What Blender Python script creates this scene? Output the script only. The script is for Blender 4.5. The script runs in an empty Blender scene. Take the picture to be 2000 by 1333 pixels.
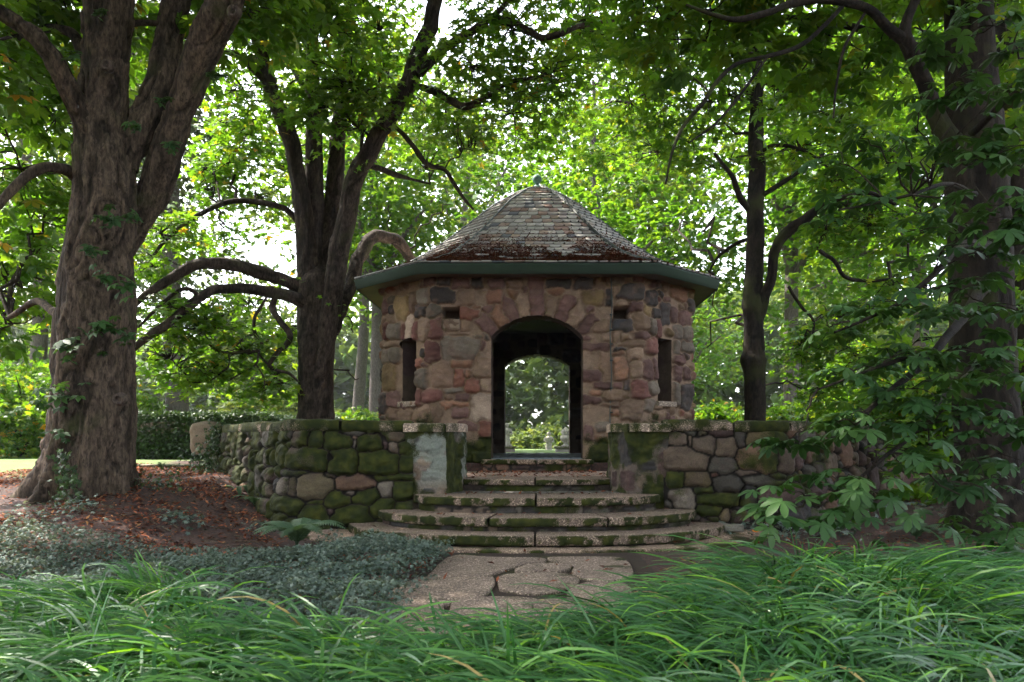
import bpy, math, random
import numpy as np
from mathutils import Vector, Matrix

# ------------------------------------------------------------------ camera, sky, sun
SC = bpy.context.scene
F = 1500.0            # focal length in photo pixels (photo 2000 wide)
VX, VY = 1049.0, 860.0
EYE = 1.15
cam_d = bpy.data.cameras.new("camera")
cam = bpy.data.objects.new("camera", cam_d)
SC.collection.objects.link(cam)
cam.location = (0, 0, EYE)
cam.rotation_euler = (math.radians(90), 0, 0)
cam_d.sensor_width = 36.0
cam_d.lens = 27.0
cam_d.shift_x = (1000 - VX) / 2000
cam_d.shift_y = (VY - 666.5) / 2000
cam_d.clip_start = 0.05
cam_d.clip_end = 600
cam_d.dof.use_dof = True
cam_d.dof.focus_distance = 12.0
cam_d.dof.aperture_fstop = 5.0
SC.camera = cam

SUN_EL, SUN_AZ = 56.0, 298.0       # azimuth of the sun measured from +Y towards +X
w = bpy.data.worlds.new("World"); SC.world = w; w.use_nodes = True
nt = w.node_tree
sky = nt.nodes.new("ShaderNodeTexSky"); sky.sky_type = 'NISHITA'; sky.sun_disc = False
sky.sun_elevation = math.radians(SUN_EL); sky.sun_rotation = math.radians(SUN_AZ)
sky.air_density = 1.0; sky.dust_density = 3.0; sky.ozone_density = 0.6
hs = nt.nodes.new("ShaderNodeHueSaturation"); hs.inputs["Saturation"].default_value = 0.38; hs.inputs["Value"].default_value = 1.0
nt.links.new(sky.outputs[0], hs.inputs["Color"]); nt.links.new(hs.outputs[0], nt.nodes["Background"].inputs[0])
nt.nodes["Background"].inputs[1].default_value = 0.15
sun_d = bpy.data.lights.new("sun", 'SUN'); sun_d.energy = 2.6; sun_d.angle = math.radians(0.6)
sun_d.color = (1.0, 0.93, 0.82)
sun = bpy.data.objects.new("sun", sun_d); SC.collection.objects.link(sun)
_a, _e = math.radians(SUN_AZ), math.radians(SUN_EL)
SDIR = Vector((math.sin(_a) * math.cos(_e), math.cos(_a) * math.cos(_e), math.sin(_e)))
sun.rotation_euler = SDIR.to_track_quat('Z', 'Y').to_euler()
SC.view_settings.view_transform = 'Standard'
SC.view_settings.look = 'None'
SC.view_settings.gamma = 1.0
SC.view_settings.use_curve_mapping = False
SC.view_settings.exposure = 2.78
SC.cycles.use_denoising = True
SC.cycles.max_bounces = 7; SC.cycles.diffuse_bounces = 4; SC.cycles.glossy_bounces = 2
SC.cycles.transmission_bounces = 4; SC.cycles.transparent_max_bounces = 4
SC.cycles.caustics_reflective = False; SC.cycles.caustics_refractive = False
SC.cycles.use_adaptive_sampling = True; SC.cycles.adaptive_threshold = 0.02

# ------------------------------------------------------------------ helpers
COL = SC.collection
HAZE = .0004
def P(px, py, d):
    return np.array([(px - VX) * d / F, d, EYE + (VY - py) * d / F])

def _hash(ix, iy, iz, seed):
    h = (ix * 374761393 + iy * 668265263 + iz * 2147483647 + seed * 1274126177) & 0xffffffff
    h = ((h ^ (h >> 13)) * 1274126177) & 0xffffffff
    h = ((h ^ (h >> 16)) * 2246822519) & 0xffffffff
    h = (h ^ (h >> 15)) & 0xffffffff
    return h.astype(np.float64) / 4294967295.0

def vnoise(p, seed=0):
    p = np.asarray(p, float)
    f = np.floor(p); t = p - f; t = t * t * (3 - 2 * t); f = f.astype(np.int64)
    x, y, z = f[:, 0], f[:, 1], f[:, 2]
    def c(i, j, k): return _hash(x + i, y + j, z + k, seed)
    a = c(0,0,0) * (1 - t[:,0]) + c(1,0,0) * t[:,0]; b = c(0,1,0) * (1 - t[:,0]) + c(1,1,0) * t[:,0]
    d = c(0,0,1) * (1 - t[:,0]) + c(1,0,1) * t[:,0]; e = c(0,1,1) * (1 - t[:,0]) + c(1,1,1) * t[:,0]
    return (a * (1 - t[:,1]) + b * t[:,1]) * (1 - t[:,2]) + (d * (1 - t[:,1]) + e * t[:,1]) * t[:,2]

def fbm(p, seed=0, octv=4):
    p = np.asarray(p, float); s = 0; a = 0.5; n = 0
    for i in range(octv):
        s = s + a * vnoise(p * (2 ** i), seed + i * 17); n += a; a *= 0.5
    return s / n           # 0..1

def sstep(a, b, x):
    t = np.clip((x - a) / (b - a), 0, 1); return t * t * (3 - 2 * t)

def mesh(name, verts, faces, attrs=None, smooth=False):
    """faces: an (n,k) array or a list of such arrays."""
    me = bpy.data.meshes.new(name)
    verts = np.asarray(verts, np.float32)
    if not isinstance(faces, list): faces = [faces]
    faces = [np.asarray(f, np.int32) for f in faces if len(f)]
    me.vertices.add(len(verts)); me.vertices.foreach_set("co", verts.ravel())
    loops = np.concatenate([f.ravel() for f in faces])
    sizes = np.concatenate([np.full(len(f), f.shape[1], np.int32) for f in faces])
    starts = np.concatenate([[0], np.cumsum(sizes)[:-1]]).astype(np.int32)
    me.loops.add(len(loops)); me.loops.foreach_set("vertex_index", loops)
    me.polygons.add(len(sizes)); me.polygons.foreach_set("loop_start", starts)
    me.update(calc_edges=True)
    if smooth: me.polygons.foreach_set("use_smooth", np.ones(len(sizes), bool))
    for k, v in (attrs or {}).items():
        v = np.asarray(v, np.float32)
        if v.ndim == 2:
            if v.shape[1] == 3: v = np.hstack([v, np.ones((len(v), 1), np.float32)])
            a = me.attributes.new(k, 'FLOAT_COLOR', 'POINT'); a.data.foreach_set("color", v.ravel())
        else:
            a = me.attributes.new(k, 'FLOAT', 'POINT'); a.data.foreach_set("value", v)
    return me

def obj(name, me, mat, parent=None, label=None, cat=None, group=None, kind=None):
    o = bpy.data.objects.new(name, me); COL.objects.link(o)
    if mat is not None and me is not None and not len(me.materials): me.materials.append(mat)
    if parent is not None:
        o.parent = parent
        m = Matrix.Translation(parent.location); p = parent.parent
        while p is not None: p = None
        o.matrix_parent_inverse = m.inverted() if parent.parent is None else Matrix.Identity(4)
    for k, v in (("label", label), ("category", cat), ("group", group), ("kind", kind)):
        if v: o[k] = v
    return o

def thing(name, label, cat, loc, group=None, kind=None):
    o = bpy.data.objects.new(name, None); COL.objects.link(o)
    o.location = tuple(float(v) for v in loc); o.empty_display_size = 0.2
    o["label"] = label; o["category"] = cat
    if group: o["group"] = group
    if kind: o["kind"] = kind
    return o

class Geo:
    """collects vertices, faces and attributes"""
    def __init__(s): s.v = []; s.f = {}; s.a = {}; s.n = 0
    def add(s, v, f, **a):
        v = np.asarray(v, float)
        fs = f if isinstance(f, list) else [f]
        for q in fs:
            q = np.asarray(q, np.int64)
            if len(q): s.f.setdefault(q.shape[1], []).append(q + s.n)
        s.v.append(v)
        for k, x in a.items():
            x = np.asarray(x, float)
            if x.ndim == 0: x = np.full(len(v), float(x))
            elif x.ndim == 1 and len(x) == 3 and len(v) != 3: x = np.tile(x, (len(v), 1))
            elif k == "Col" and x.ndim == 1: x = np.tile(x, (len(v), 1))
            s.a.setdefault(k, []).append(x)
        s.n += len(v)
    def mesh(s, name, smooth=False):
        return mesh(name, np.vstack(s.v), [np.vstack(q) for q in s.f.values()],
                    {k: (np.vstack(x) if x[0].ndim == 2 else np.concatenate(x)) for k, x in s.a.items()}, smooth)

def grid_faces(nu, nv, wrap_u=False):
    i = np.arange(nu if wrap_u else nu - 1)[:, None]; j = np.arange(nv - 1)[None, :]
    i2 = (i + 1) % nu
    return np.stack([(i * nv + j), (i2 * nv + j), (i2 * nv + j + 1), (i * nv + j + 1)], -1).reshape(-1, 4)

def box_vf(x0, x1, y0, y1, z0, z1):
    v = np.array([[x, y, z] for x in (x0, x1) for y in (y0, y1) for z in (z0, z1)], float)
    f = np.array([[0,1,3,2],[4,6,7,5],[0,4,5,1],[2,3,7,6],[0,2,6,4],[1,5,7,3]])
    return v, f

def catmull(pts, step):
    pts = np.asarray(pts, float)
    if len(pts) < 3:
        n = max(2, int(np.linalg.norm(pts[-1, :3] - pts[0, :3]) / step) + 1)
        t = np.linspace(0, 1, n)[:, None]; return pts[0] * (1 - t) + pts[-1] * t
    q = np.vstack([2 * pts[0] - pts[1], pts, 2 * pts[-1] - pts[-2]]); out = []
    for i in range(1, len(q) - 2):
        n = max(1, int(np.ceil(np.linalg.norm(q[i + 1, :3] - q[i, :3]) / step)))
        t = (np.arange(n) / n)[:, None]
        p0, p1, p2, p3 = q[i - 1], q[i], q[i + 1], q[i + 2]
        out.append(0.5 * ((2 * p1) + (p2 - p0) * t + (2 * p0 - 5 * p1 + 4 * p2 - p3) * t ** 2 + (3 * p1 - p0 - 3 * p2 + p3) * t ** 3))
    return np.vstack(out + [q[-2][None]])

TUBE_REL = [None]
def tube(pts4, step=0.05, ring=16, bark=0.0, flare=None, seed=0, closed_top=True, freq=1.0, lump=0.0):
    """pts4: x,y,z,r control points. Returns verts, quads."""
    TUBE_REL[0] = None
    q = catmull(pts4, step); c = q[:, :3]; r = np.maximum(q[:, 3], 0.002)
    n = len(c)
    wq = (r * sstep(.22, .10, r))[:, None] * 1.0 * sstep(0, 4, np.arange(n))[:, None]
    c = c + wq * (np.stack([fbm(c * 2.2 + k * 31, seed + 50, 2) for k in range(3)], -1) - .5)
    T = np.gradient(c, axis=0); T /= np.linalg.norm(T, axis=1)[:, None] + 1e-9
    N = np.zeros_like(T); ref = np.array([1.0, 0, 0]) if abs(T[0, 0]) < .8 else np.array([0, 1.0, 0])
    N[0] = ref - T[0] * ref.dot(T[0]); N[0] /= np.linalg.norm(N[0])
    for i in range(1, n):
        v = N[i - 1] - T[i] * N[i - 1].dot(T[i]); N[i] = v / (np.linalg.norm(v) + 1e-9)
    B = np.cross(T, N)
    th = np.arange(ring) / ring * 2 * math.pi
    L = np.concatenate([[0], np.cumsum(np.linalg.norm(np.diff(c, axis=0), axis=1))])
    R = np.repeat(r[:, None], ring, 1)
    if flare:
        h, amt, lobes = flare
        lob = 0.5 + 0.5 * np.cos(lobes * th + 1.3 + 0.8 * np.sin(th * 2 + seed))
        R = R * (1 + np.exp(-L / h)[:, None] * amt * (0.25 + 0.9 * lob[None] ** 1.5))
    ct, st = np.cos(th), np.sin(th)
    if bark > 0 or lump > 0:
        pp = np.stack([ct[None] * R, st[None] * R, np.repeat(L[:, None], ring, 1)], -1).reshape(-1, 3)
        if bark > 0:
            wv = fbm(pp * [4, 4, 2], seed + 5, 2)[:, None] - 0.5
            k = pp * np.array([11, 11, 3.6]) * freq + wv * 2.5
            a1 = 1 - np.abs(2 * fbm(k, seed, 3) - 1) * 2.2
            a2 = 1 - np.abs(2 * vnoise(pp * np.array([34, 34, 16]) * freq + wv * 3, seed + 9) - 1) * 1.5
            kb = pp * np.array([3.2, 3.2, .55]) * freq + wv * 3
            a0 = np.clip(1 - np.abs(2 * fbm(kb, seed + 21, 2) - 1) * 4.5, 0, 1)
            rel = np.clip(a1, -1, 1) * 0.55 + a2 * 0.2 + a0 * .8
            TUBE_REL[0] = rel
            d = rel * bark
            R = R + (-d).reshape(n, ring) * np.minimum(1, R / 0.12)
        if lump > 0:
            R = R * (1 + lump * (fbm(pp * [1.8, 1.8, 1.2] * np.array(max(1.0, 0.25 / r.mean())), seed + 31, 2).reshape(n, ring) - 0.5) * 2)
    V = c[:, None] + N[:, None] * (ct[None] * R)[..., None] + B[:, None] * (st[None] * R)[..., None]
    f = grid_faces(n, ring)
    i = np.arange(n - 1)[:, None]; j = np.arange(ring)[None]
    f = np.stack([i * ring + j, i * ring + (j + 1) % ring, (i + 1) * ring + (j + 1) % ring, (i + 1) * ring + j], -1).reshape(-1, 4)
    return V.reshape(-1, 3), f

def twigs(S, E, r0, r1, sag=0.1, K=5, ring=4, seed=0):
    """a batch of thin bent twigs from S to E"""
    rg = np.random.default_rng(seed); N = len(S); t = np.linspace(0, 1, K)
    D = E - S; L = np.linalg.norm(D, axis=1) + 1e-6
    c = S[:, None] + D[:, None] * t[None, :, None]
    c[:, :, 2] += (np.sin(t * math.pi) * sag)[None] * L[:, None]
    jit = rg.normal(0, 1, (N, K, 3)) * 0.045 * L[:, None, None]; jit[:, 0] = 0; jit[:, -1] = 0
    c = c + jit
    T = D / L[:, None]; ref = np.where(np.abs(T[:, 2:3]) < .8, np.array([[0, 0, 1.0]]), np.array([[1.0, 0, 0]]))
    A = np.cross(T, ref); A /= np.linalg.norm(A, axis=1)[:, None] + 1e-9; B = np.cross(T, A)
    th = np.arange(ring) / ring * 2 * math.pi
    rr = r0[:, None] * (1 - t)[None] + r1[:, None] * t[None]
    V = c[:, :, None] + rr[:, :, None, None] * (A[:, None, None] * np.cos(th)[None, None, :, None] + B[:, None, None] * np.sin(th)[None, None, :, None])
    base = (np.arange(N) * K * ring)[:, None, None]
    i = np.arange(K - 1)[None, :, None]; j = np.arange(ring)[None, None]
    f = np.stack(np.broadcast_arrays(base + i * ring + j, base + i * ring + (j + 1) % ring, base + (i + 1) * ring + (j + 1) % ring, base + (i + 1) * ring + j), -1).reshape(-1, 4)
    return V.reshape(-1, 3), f

# ------------------------------------------------------------------ materials
def nodes_of(name):
    m = bpy.data.materials.new(name); m.use_nodes = True
    t = m.node_tree; return m, t, t.nodes["Principled BSDF"], t.nodes["Material Output"]

def N(t, typ, **kw):
    n = t.nodes.new(typ)
    for k, v in kw.items():
        if k.startswith("i_"):
            key = k[2:]; key = int(key) if key.isdigit() else key
            n.inputs[key].default_value = v
        else: setattr(n, k, v)
    return n

def mat_plain(name, col, rough=0.8, noise=0.25, scale=20, bump=0.3, bscale=60, metal=0.0, dist=0.01):
    m, t, b, out = nodes_of(name)
    tc = N(t, "ShaderNodeTexCoord")
    n1 = N(t, "ShaderNodeTexNoise", i_Scale=scale, i_Detail=6.0)
    t.links.new(tc.outputs["Object"], n1.inputs["Vector"])
    r = N(t, "ShaderNodeValToRGB")
    r.color_ramp.elements[0].position = .3; r.color_ramp.elements[1].position = .7
    r.color_ramp.elements[0].color = tuple(c * (1 - noise) for c in col) + (1,)
    r.color_ramp.elements[1].color = tuple(min(1, c * (1 + noise)) for c in col) + (1,)
    t.links.new(n1.outputs[0], r.inputs[0]); t.links.new(r.outputs[0], b.inputs["Base Color"])
    n2 = N(t, "ShaderNodeTexNoise", i_Scale=bscale, i_Detail=5.0); t.links.new(tc.outputs["Object"], n2.inputs["Vector"])
    bp = N(t, "ShaderNodeBump", i_Strength=bump, i_Distance=dist)
    t.links.new(n2.outputs[0], bp.inputs["Height"]); t.links.new(bp.outputs[0], b.inputs["Normal"])
    b.inputs["Roughness"].default_value = rough; b.inputs["Metallic"].default_value = metal
    return m

def mat_stone(name, rough=0.9, bump=0.5, bscale=45, grain=0.35, gscale=70, agg=False):
    """per-point colour (Col), moss mask (moss), grain and bump on top"""
    m, t, b, out = nodes_of(name)
    tc = N(t, "ShaderNodeTexCoord")
    at = N(t, "ShaderNodeAttribute", attribute_name="Col"); mo = N(t, "ShaderNodeAttribute", attribute_name="moss")
    g = N(t, "ShaderNodeTexNoise", i_Scale=gscale, i_Detail=8.0, i_Roughness=0.65); t.links.new(tc.outputs["Object"], g.inputs["Vector"])
    mr = N(t, "ShaderNodeMapRange"); mr.inputs[1].default_value = .3; mr.inputs[2].default_value = .7
    mr.inputs[3].default_value = 1 - grain; mr.inputs[4].default_value = 1 + grain
    t.links.new(g.outputs[0], mr.inputs[0])
    mul = N(t, "ShaderNodeVectorMath", operation='SCALE'); t.links.new(at.outputs["Color"], mul.inputs[0]); t.links.new(mr.outputs[0], mul.inputs["Scale"])
    base = mul.outputs[0]; h_extra = None
    if agg:      # exposed aggregate: small pale and dark pebbles
        vo = N(t, "ShaderNodeTexVoronoi", i_Scale=95.0); t.links.new(tc.outputs["Object"], vo.inputs["Vector"])
        rp = N(t, "ShaderNodeValToRGB"); e = rp.color_ramp.elements
        e[0].position = 0; e[0].color = (.45, .42, .40, 1); e[1].position = 1; e[1].color = (1.1, 1.0, .95, 1)
        e2 = rp.color_ramp.elements.new(.78); e2.color = (1.0, .93, .88, 1); e3 = rp.color_ramp.elements.new(.93); e3.color = (2.4, 2.3, 2.1, 1)
        sx = N(t, "ShaderNodeSeparateColor"); t.links.new(vo.outputs["Color"], sx.inputs[0]); t.links.new(sx.outputs[0], rp.inputs[0])
        m2 = N(t, "ShaderNodeVectorMath", operation='MULTIPLY'); t.links.new(base, m2.inputs[0]); t.links.new(rp.outputs[0], m2.inputs[1]); base = m2.outputs[0]
        h_extra = vo.outputs["Distance"]
    mn = N(t, "ShaderNodeTexNoise", i_Scale=9.0, i_Detail=6.0); t.links.new(tc.outputs["Object"], mn.inputs["Vector"])
    mr2 = N(t, "ShaderNodeValToRGB"); e = mr2.color_ramp.elements
    e[0].position = .3; e[0].color = (.010, .014, .003, 1); e[1].position = .78; e[1].color = (.058, .058, .009, 1)
    em = mr2.color_ramp.elements.new(.5); em.color = (.023, .029, .004, 1)
    t.links.new(mn.outputs[0], mr2.inputs[0])
    fz = N(t, "ShaderNodeTexNoise", i_Scale=160.0, i_Detail=3.0); t.links.new(tc.outputs["Object"], fz.inputs["Vector"])
    # ragged moss edge
    ad = N(t, "ShaderNodeMath", operation='ADD'); t.links.new(mo.outputs["Fac"], ad.inputs[0])
    sb = N(t, "ShaderNodeMath", operation='MULTIPLY_ADD'); t.links.new(fz.outputs[0], sb.inputs[0]); sb.inputs[1].default_value = 1.3; sb.inputs[2].default_value = -0.65
    t.links.new(sb.outputs[0], ad.inputs[1])
    st = N(t, "ShaderNodeMapRange"); st.inputs[1].default_value = .42; st.inputs[2].default_value = .58; t.links.new(ad.outputs[0], st.inputs[0])
    mx = N(t, "ShaderNodeMixRGB"); t.links.new(st.outputs[0], mx.inputs[0]); t.links.new(base, mx.inputs[1]); t.links.new(mr2.outputs[0], mx.inputs[2])
    t.links.new(mx.outputs[0], b.inputs["Base Color"])
    n2 = N(t, "ShaderNodeTexNoise", i_Scale=bscale, i_Detail=8.0, i_Roughness=.6); t.links.new(tc.outputs["Object"], n2.inputs["Vector"])
    hs = N(t, "ShaderNodeMath", operation='MULTIPLY_ADD'); t.links.new(fz.outputs[0], hs.inputs[0]); t.links.new(st.outputs[0], hs.inputs[1]); t.links.new(n2.outputs[0], hs.inputs[2])
    hh = hs.outputs[0]
    if h_extra is not None:
        h2 = N(t, "ShaderNodeMath", operation='MULTIPLY_ADD'); t.links.new(h_extra, h2.inputs[0]); h2.inputs[1].default_value = -0.8; t.links.new(hh, h2.inputs[2]); hh = h2.outputs[0]
    bp = N(t, "ShaderNodeBump", i_Strength=bump, i_Distance=0.012)
    t.links.new(hh, bp.inputs["Height"]); t.links.new(bp.outputs[0], b.inputs["Normal"])
    b.inputs["Roughness"].default_value = rough; b.inputs["Specular IOR Level"].default_value = 0.25
    return m

def mat_leaf(name, ramp, trans=0.45, rough=0.45, tboost=1.6, spec=0.35):
    """leaf with light passing through; colour by per-leaf attribute rnd"""
    m, t, b, out = nodes_of(name)
    at = N(t, "ShaderNodeAttribute", attribute_name="rnd")
    rp = N(t, "ShaderNodeValToRGB"); el = rp.color_ramp.elements
    for i, (p, c) in enumerate(ramp):
        e = el[i] if i < 2 else el.new(p)
        e.position = p; e.color = tuple(c) + (1,)
    t.links.new(at.outputs["Fac"], rp.inputs[0]); t.links.new(rp.outputs[0], b.inputs["Base Color"])
    b.inputs["Roughness"].default_value = rough; b.inputs["Specular IOR Level"].default_value = spec
    tr = N(t, "ShaderNodeBsdfTranslucent")
    mu = N(t, "ShaderNodeVectorMath", operation='MULTIPLY'); t.links.new(rp.outputs[0], mu.inputs[0]); mu.inputs[1].default_value = (tboost * 1.15, tboost, tboost * 0.45)
    t.links.new(mu.outputs[0], tr.inputs[0])
    mx = N(t, "ShaderNodeMixShader", i_0=trans); t.links.new(b.outputs[0], mx.inputs[1]); t.links.new(tr.outputs[0], mx.inputs[2])
    t.links.new(mx.outputs[0], out.inputs[0])
    return m

def mat_bark(name, c0, c1, moss=0.0, stretch=3.2, scale=11.0, bump=0.9):
    m, t, b, out = nodes_of(name)
    tc = N(t, "ShaderNodeTexCoord"); mp = N(t, "ShaderNodeMapping"); mp.inputs["Scale"].default_value = (scale, scale, scale / stretch)
    t.links.new(tc.outputs["Object"], mp.inputs[0])
    n1 = N(t, "ShaderNodeTexNoise", i_Scale=3.0, i_Detail=9.0, i_Roughness=.68, i_Distortion=.5); t.links.new(mp.outputs[0], n1.inputs["Vector"])
    r = N(t, "ShaderNodeValToRGB"); r.color_ramp.elements[0].position = .36; r.color_ramp.elements[1].position = .66
    r.color_ramp.elements[0].color = tuple(c0) + (1,); r.color_ramp.elements[1].color = tuple(c1) + (1,)
    t.links.new(n1.outputs[0], r.inputs[0])
    n3 = N(t, "ShaderNodeTexNoise", i_Scale=1.7, i_Detail=5.0); t.links.new(tc.outputs["Object"], n3.inputs["Vector"])
    rr = N(t, "ShaderNodeMapRange"); rr.inputs[1].default_value = .62 - moss; rr.inputs[2].default_value = .74 - moss; rr.inputs[4].default_value = .6
    t.links.new(n3.outputs[0], rr.inputs[0])
    mx = N(t, "ShaderNodeMixRGB"); mx.inputs[2].default_value = (.045, .052, .016, 1)
    rel = N(t, "ShaderNodeAttribute", attribute_name="rel"); rm = N(t, "ShaderNodeMapRange"); rm.inputs[1].default_value = .1; rm.inputs[2].default_value = 1.1; rm.inputs[3].default_value = 1.15; rm.inputs[4].default_value = .32  # furrows darkened in colour, painting shade into the relief
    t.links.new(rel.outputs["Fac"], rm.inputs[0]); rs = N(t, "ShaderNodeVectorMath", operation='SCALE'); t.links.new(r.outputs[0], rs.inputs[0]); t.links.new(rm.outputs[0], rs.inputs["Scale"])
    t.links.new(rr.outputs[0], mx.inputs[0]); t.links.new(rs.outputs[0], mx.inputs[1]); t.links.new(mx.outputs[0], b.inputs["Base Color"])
    bp = N(t, "ShaderNodeBump", i_Strength=bump, i_Distance=0.02); t.links.new(n1.outputs[0], bp.inputs["Height"]); t.links.new(bp.outputs[0], b.inputs["Normal"])
    b.inputs["Roughness"].default_value = .92; b.inputs["Specular IOR Level"].default_value = .2
    return m

M = {}
M["masonry"] = mat_stone("masonry")
M["aggregate"] = mat_stone("exposed_aggregate", agg=True, grain=.2, bump=.5)
M["slate"] = mat_stone("roof_slate", rough=.7, bump=.25, grain=.18, gscale=25)
M["bark_big"] = mat_bark("chestnut_bark", (.025, .018, .013), (.155, .110, .080), moss=.02)
M["bark_mid"] = mat_bark("maple_bark", (.024, .017, .014), (.105, .078, .062), moss=.03)
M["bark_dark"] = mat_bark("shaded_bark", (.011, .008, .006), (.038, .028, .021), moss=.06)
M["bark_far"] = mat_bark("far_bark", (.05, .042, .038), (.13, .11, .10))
M["fascia"] = mat_plain("green_paint", (.020, .040, .025), rough=.85, noise=.12, scale=6, bump=.1, bscale=40)
M["soffit"] = mat_plain("brown_boards", (.10, .065, .045), rough=.8, noise=.2, scale=3)
M["copper"] = mat_plain("verdigris_copper", (.10, .20, .17), rough=.7, noise=.3, scale=30)
M["cable"] = mat_plain("dull_metal", (.045, .055, .052), rough=.6, noise=.2)
M["bluestone"] = mat_plain("bluestone", (.17, .19, .21), rough=.6, noise=.2, scale=12, bump=.1)
M["dark_inner"] = mat_plain("inner_plaster", (.022, .017, .014), rough=.9)
M["marble"] = mat_plain("weathered_marble", (.27, .25, .21), rough=.8, noise=.35, scale=14, bump=.5, bscale=30, dist=.02)
M["plinth"] = mat_stone("plinth_stone")
M["soil"] = mat_plain("joint_soil", (.045, .030, .022), rough=1.0, noise=.5, scale=30, bump=.8, bscale=80, dist=.02)
G = [(0.0, (.022, .060, .010)), (1.0, (.075, .155, .018))]
M["leaf_t"] = mat_leaf("green_leaf", [(0, (.030, .085, .008)), (1, (.30, .16, .015)), (.45, (.050, .125, .010)), (.90, (.095, .175, .014)), (.965, (.14, .17, .02))], trans=.5, tboost=2.3)
M["leaf_y"] = mat_leaf("yellow_green_leaf", [(0, (.030, .095, .010)), (1, (.20, .21, .02)), (.5, (.062, .148, .012)), (.92, (.12, .20, .016))], trans=.5, tboost=1.9)
M["leaf_near"] = mat_leaf("chestnut_leaf", [(0, (.018, .055, .016)), (1, (.062, .130, .026)), (.5, (.032, .085, .021))], trans=.30, rough=.5, spec=.3, tboost=1.4)
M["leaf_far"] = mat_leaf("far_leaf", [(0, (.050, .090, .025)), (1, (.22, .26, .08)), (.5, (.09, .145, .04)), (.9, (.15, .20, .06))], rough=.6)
M["leaf_con"] = mat_leaf("conifer_needles", [(0, (.030, .055, .022)), (1, (.13, .16, .07)), (.6, (.065, .095, .04))], trans=.2, rough=.6)
M["hedge"] = mat_leaf("boxwood_leaf", [(0, (.015, .035, .012)), (1, (.06, .11, .025)), (.6, (.028, .062, .016))], trans=.2, rough=.45)
M["cover"] = mat_leaf("ground_cover_leaf", [(0, (.040, .064, .052)), (1, (.200, .245, .215)), (.6, (.095, .135, .115))], trans=.15, rough=.6, spec=.2)
M["fern"] = mat_leaf("fern_frond", [(0, (.040, .085, .045)), (1, (.085, .150, .080))], trans=.35, rough=.5)
M["litter"] = mat_leaf("dead_leaf", [(0, (.035, .016, .011)), (1, (.34, .17, .07)), (.5, (.15, .046, .026)), (.85, (.30, .095, .045))], trans=.1, rough=.8, spec=.2)
M["flower"] = mat_leaf("orange_petal", [(0, (.75, .28, .02)), (1, (.45, .06, .01))], trans=.3)

# grass blades: colour varies by blade and towards the tip
def mat_grass():
    m, t, b, out = nodes_of("grass_blade")
    at = N(t, "ShaderNodeAttribute", attribute_name="rnd"); s = N(t, "ShaderNodeAttribute", attribute_name="along")
    rp = N(t, "ShaderNodeValToRGB"); el = rp.color_ramp.elements
    el[0].position = 0; el[0].color = (.020, .080, .018, 1); el[1].position = 1; el[1].color = (.36, .27, .11, 1)
    e = el.new(.55); e.color = (.038, .122, .038, 1); e = el.new(.88); e.color = (.105, .250, .042, 1); e = el.new(.93); e.color = (.19, .40, .03, 1); e = el.new(.985); e.color = (.19, .40, .03, 1)
    t.links.new(at.outputs["Fac"], rp.inputs[0])
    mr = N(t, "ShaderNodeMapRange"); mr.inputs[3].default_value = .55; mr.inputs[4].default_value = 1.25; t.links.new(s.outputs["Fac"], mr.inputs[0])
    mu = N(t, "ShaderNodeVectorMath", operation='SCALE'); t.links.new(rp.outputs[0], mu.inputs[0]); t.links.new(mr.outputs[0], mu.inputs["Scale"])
    t.links.new(mu.outputs[0], b.inputs["Base Color"])
    b.inputs["Roughness"].default_value = .38; b.inputs["Specular IOR Level"].default_value = .42
    tr = N(t, "ShaderNodeBsdfTranslucent"); m2 = N(t, "ShaderNodeVectorMath", operation='MULTIPLY'); m2.inputs[1].default_value = (1.7, 1.6, .6)
    t.links.new(mu.outputs[0], m2.inputs[0]); t.links.new(m2.outputs[0], tr.inputs[0])
    mx = N(t, "ShaderNodeMixShader", i_0=.3); t.links.new(b.outputs[0], mx.inputs[1]); t.links.new(tr.outputs[0], mx.inputs[2]); t.links.new(mx.outputs[0], out.inputs[0])
    return m
M["grass"] = mat_grass()

def mat_ground():
    m, t, b, out = nodes_of("ground")
    tc = N(t, "ShaderNodeTexCoord"); lw = N(t, "ShaderNodeAttribute", attribute_name="lawn")
    n1 = N(t, "ShaderNodeTexNoise", i_Scale=22.0, i_Detail=9.0, i_Roughness=.7); t.links.new(tc.outputs["Object"], n1.inputs["Vector"])
    r = N(t, "ShaderNodeValToRGB"); e = r.color_ramp.elements
    e[0].position = .35; e[0].color = (.018, .009, .007, 1); e[1].position = .75; e[1].color = (.15, .055, .034, 1); k = e.new(.55); k.color = (.052, .022, .016, 1)
    t.links.new(n1.outputs[0], r.inputs[0])
    n2 = N(t, "ShaderNodeTexNoise", i_Scale=3.0, i_Detail=8.0, i_Roughness=.7); t.links.new(tc.outputs["Object"], n2.inputs["Vector"])
    r2 = N(t, "ShaderNodeValToRGB"); e = r2.color_ramp.elements
    e[0].position = .3; e[0].color = (.05, .09, .02, 1); e[1].position = .7; e[1].color = (.13, .20, .045, 1)
    t.links.new(n2.outputs[0], r2.inputs[0])
    mx = N(t, "ShaderNodeMixRGB"); t.links.new(lw.outputs["Fac"], mx.inputs[0]); t.links.new(r.outputs[0], mx.inputs[1]); t.links.new(r2.outputs[0], mx.inputs[2])
    t.links.new(mx.outputs[0], b.inputs["Base Color"]); b.inputs["Roughness"].default_value = .95
    bp = N(t, "ShaderNodeBump", i_Strength=.8, i_Distance=.03); t.links.new(n1.outputs[0], bp.inputs["Height"]); t.links.new(bp.outputs[0], b.inputs["Normal"])
    return m
M["ground"] = mat_ground()

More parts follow.
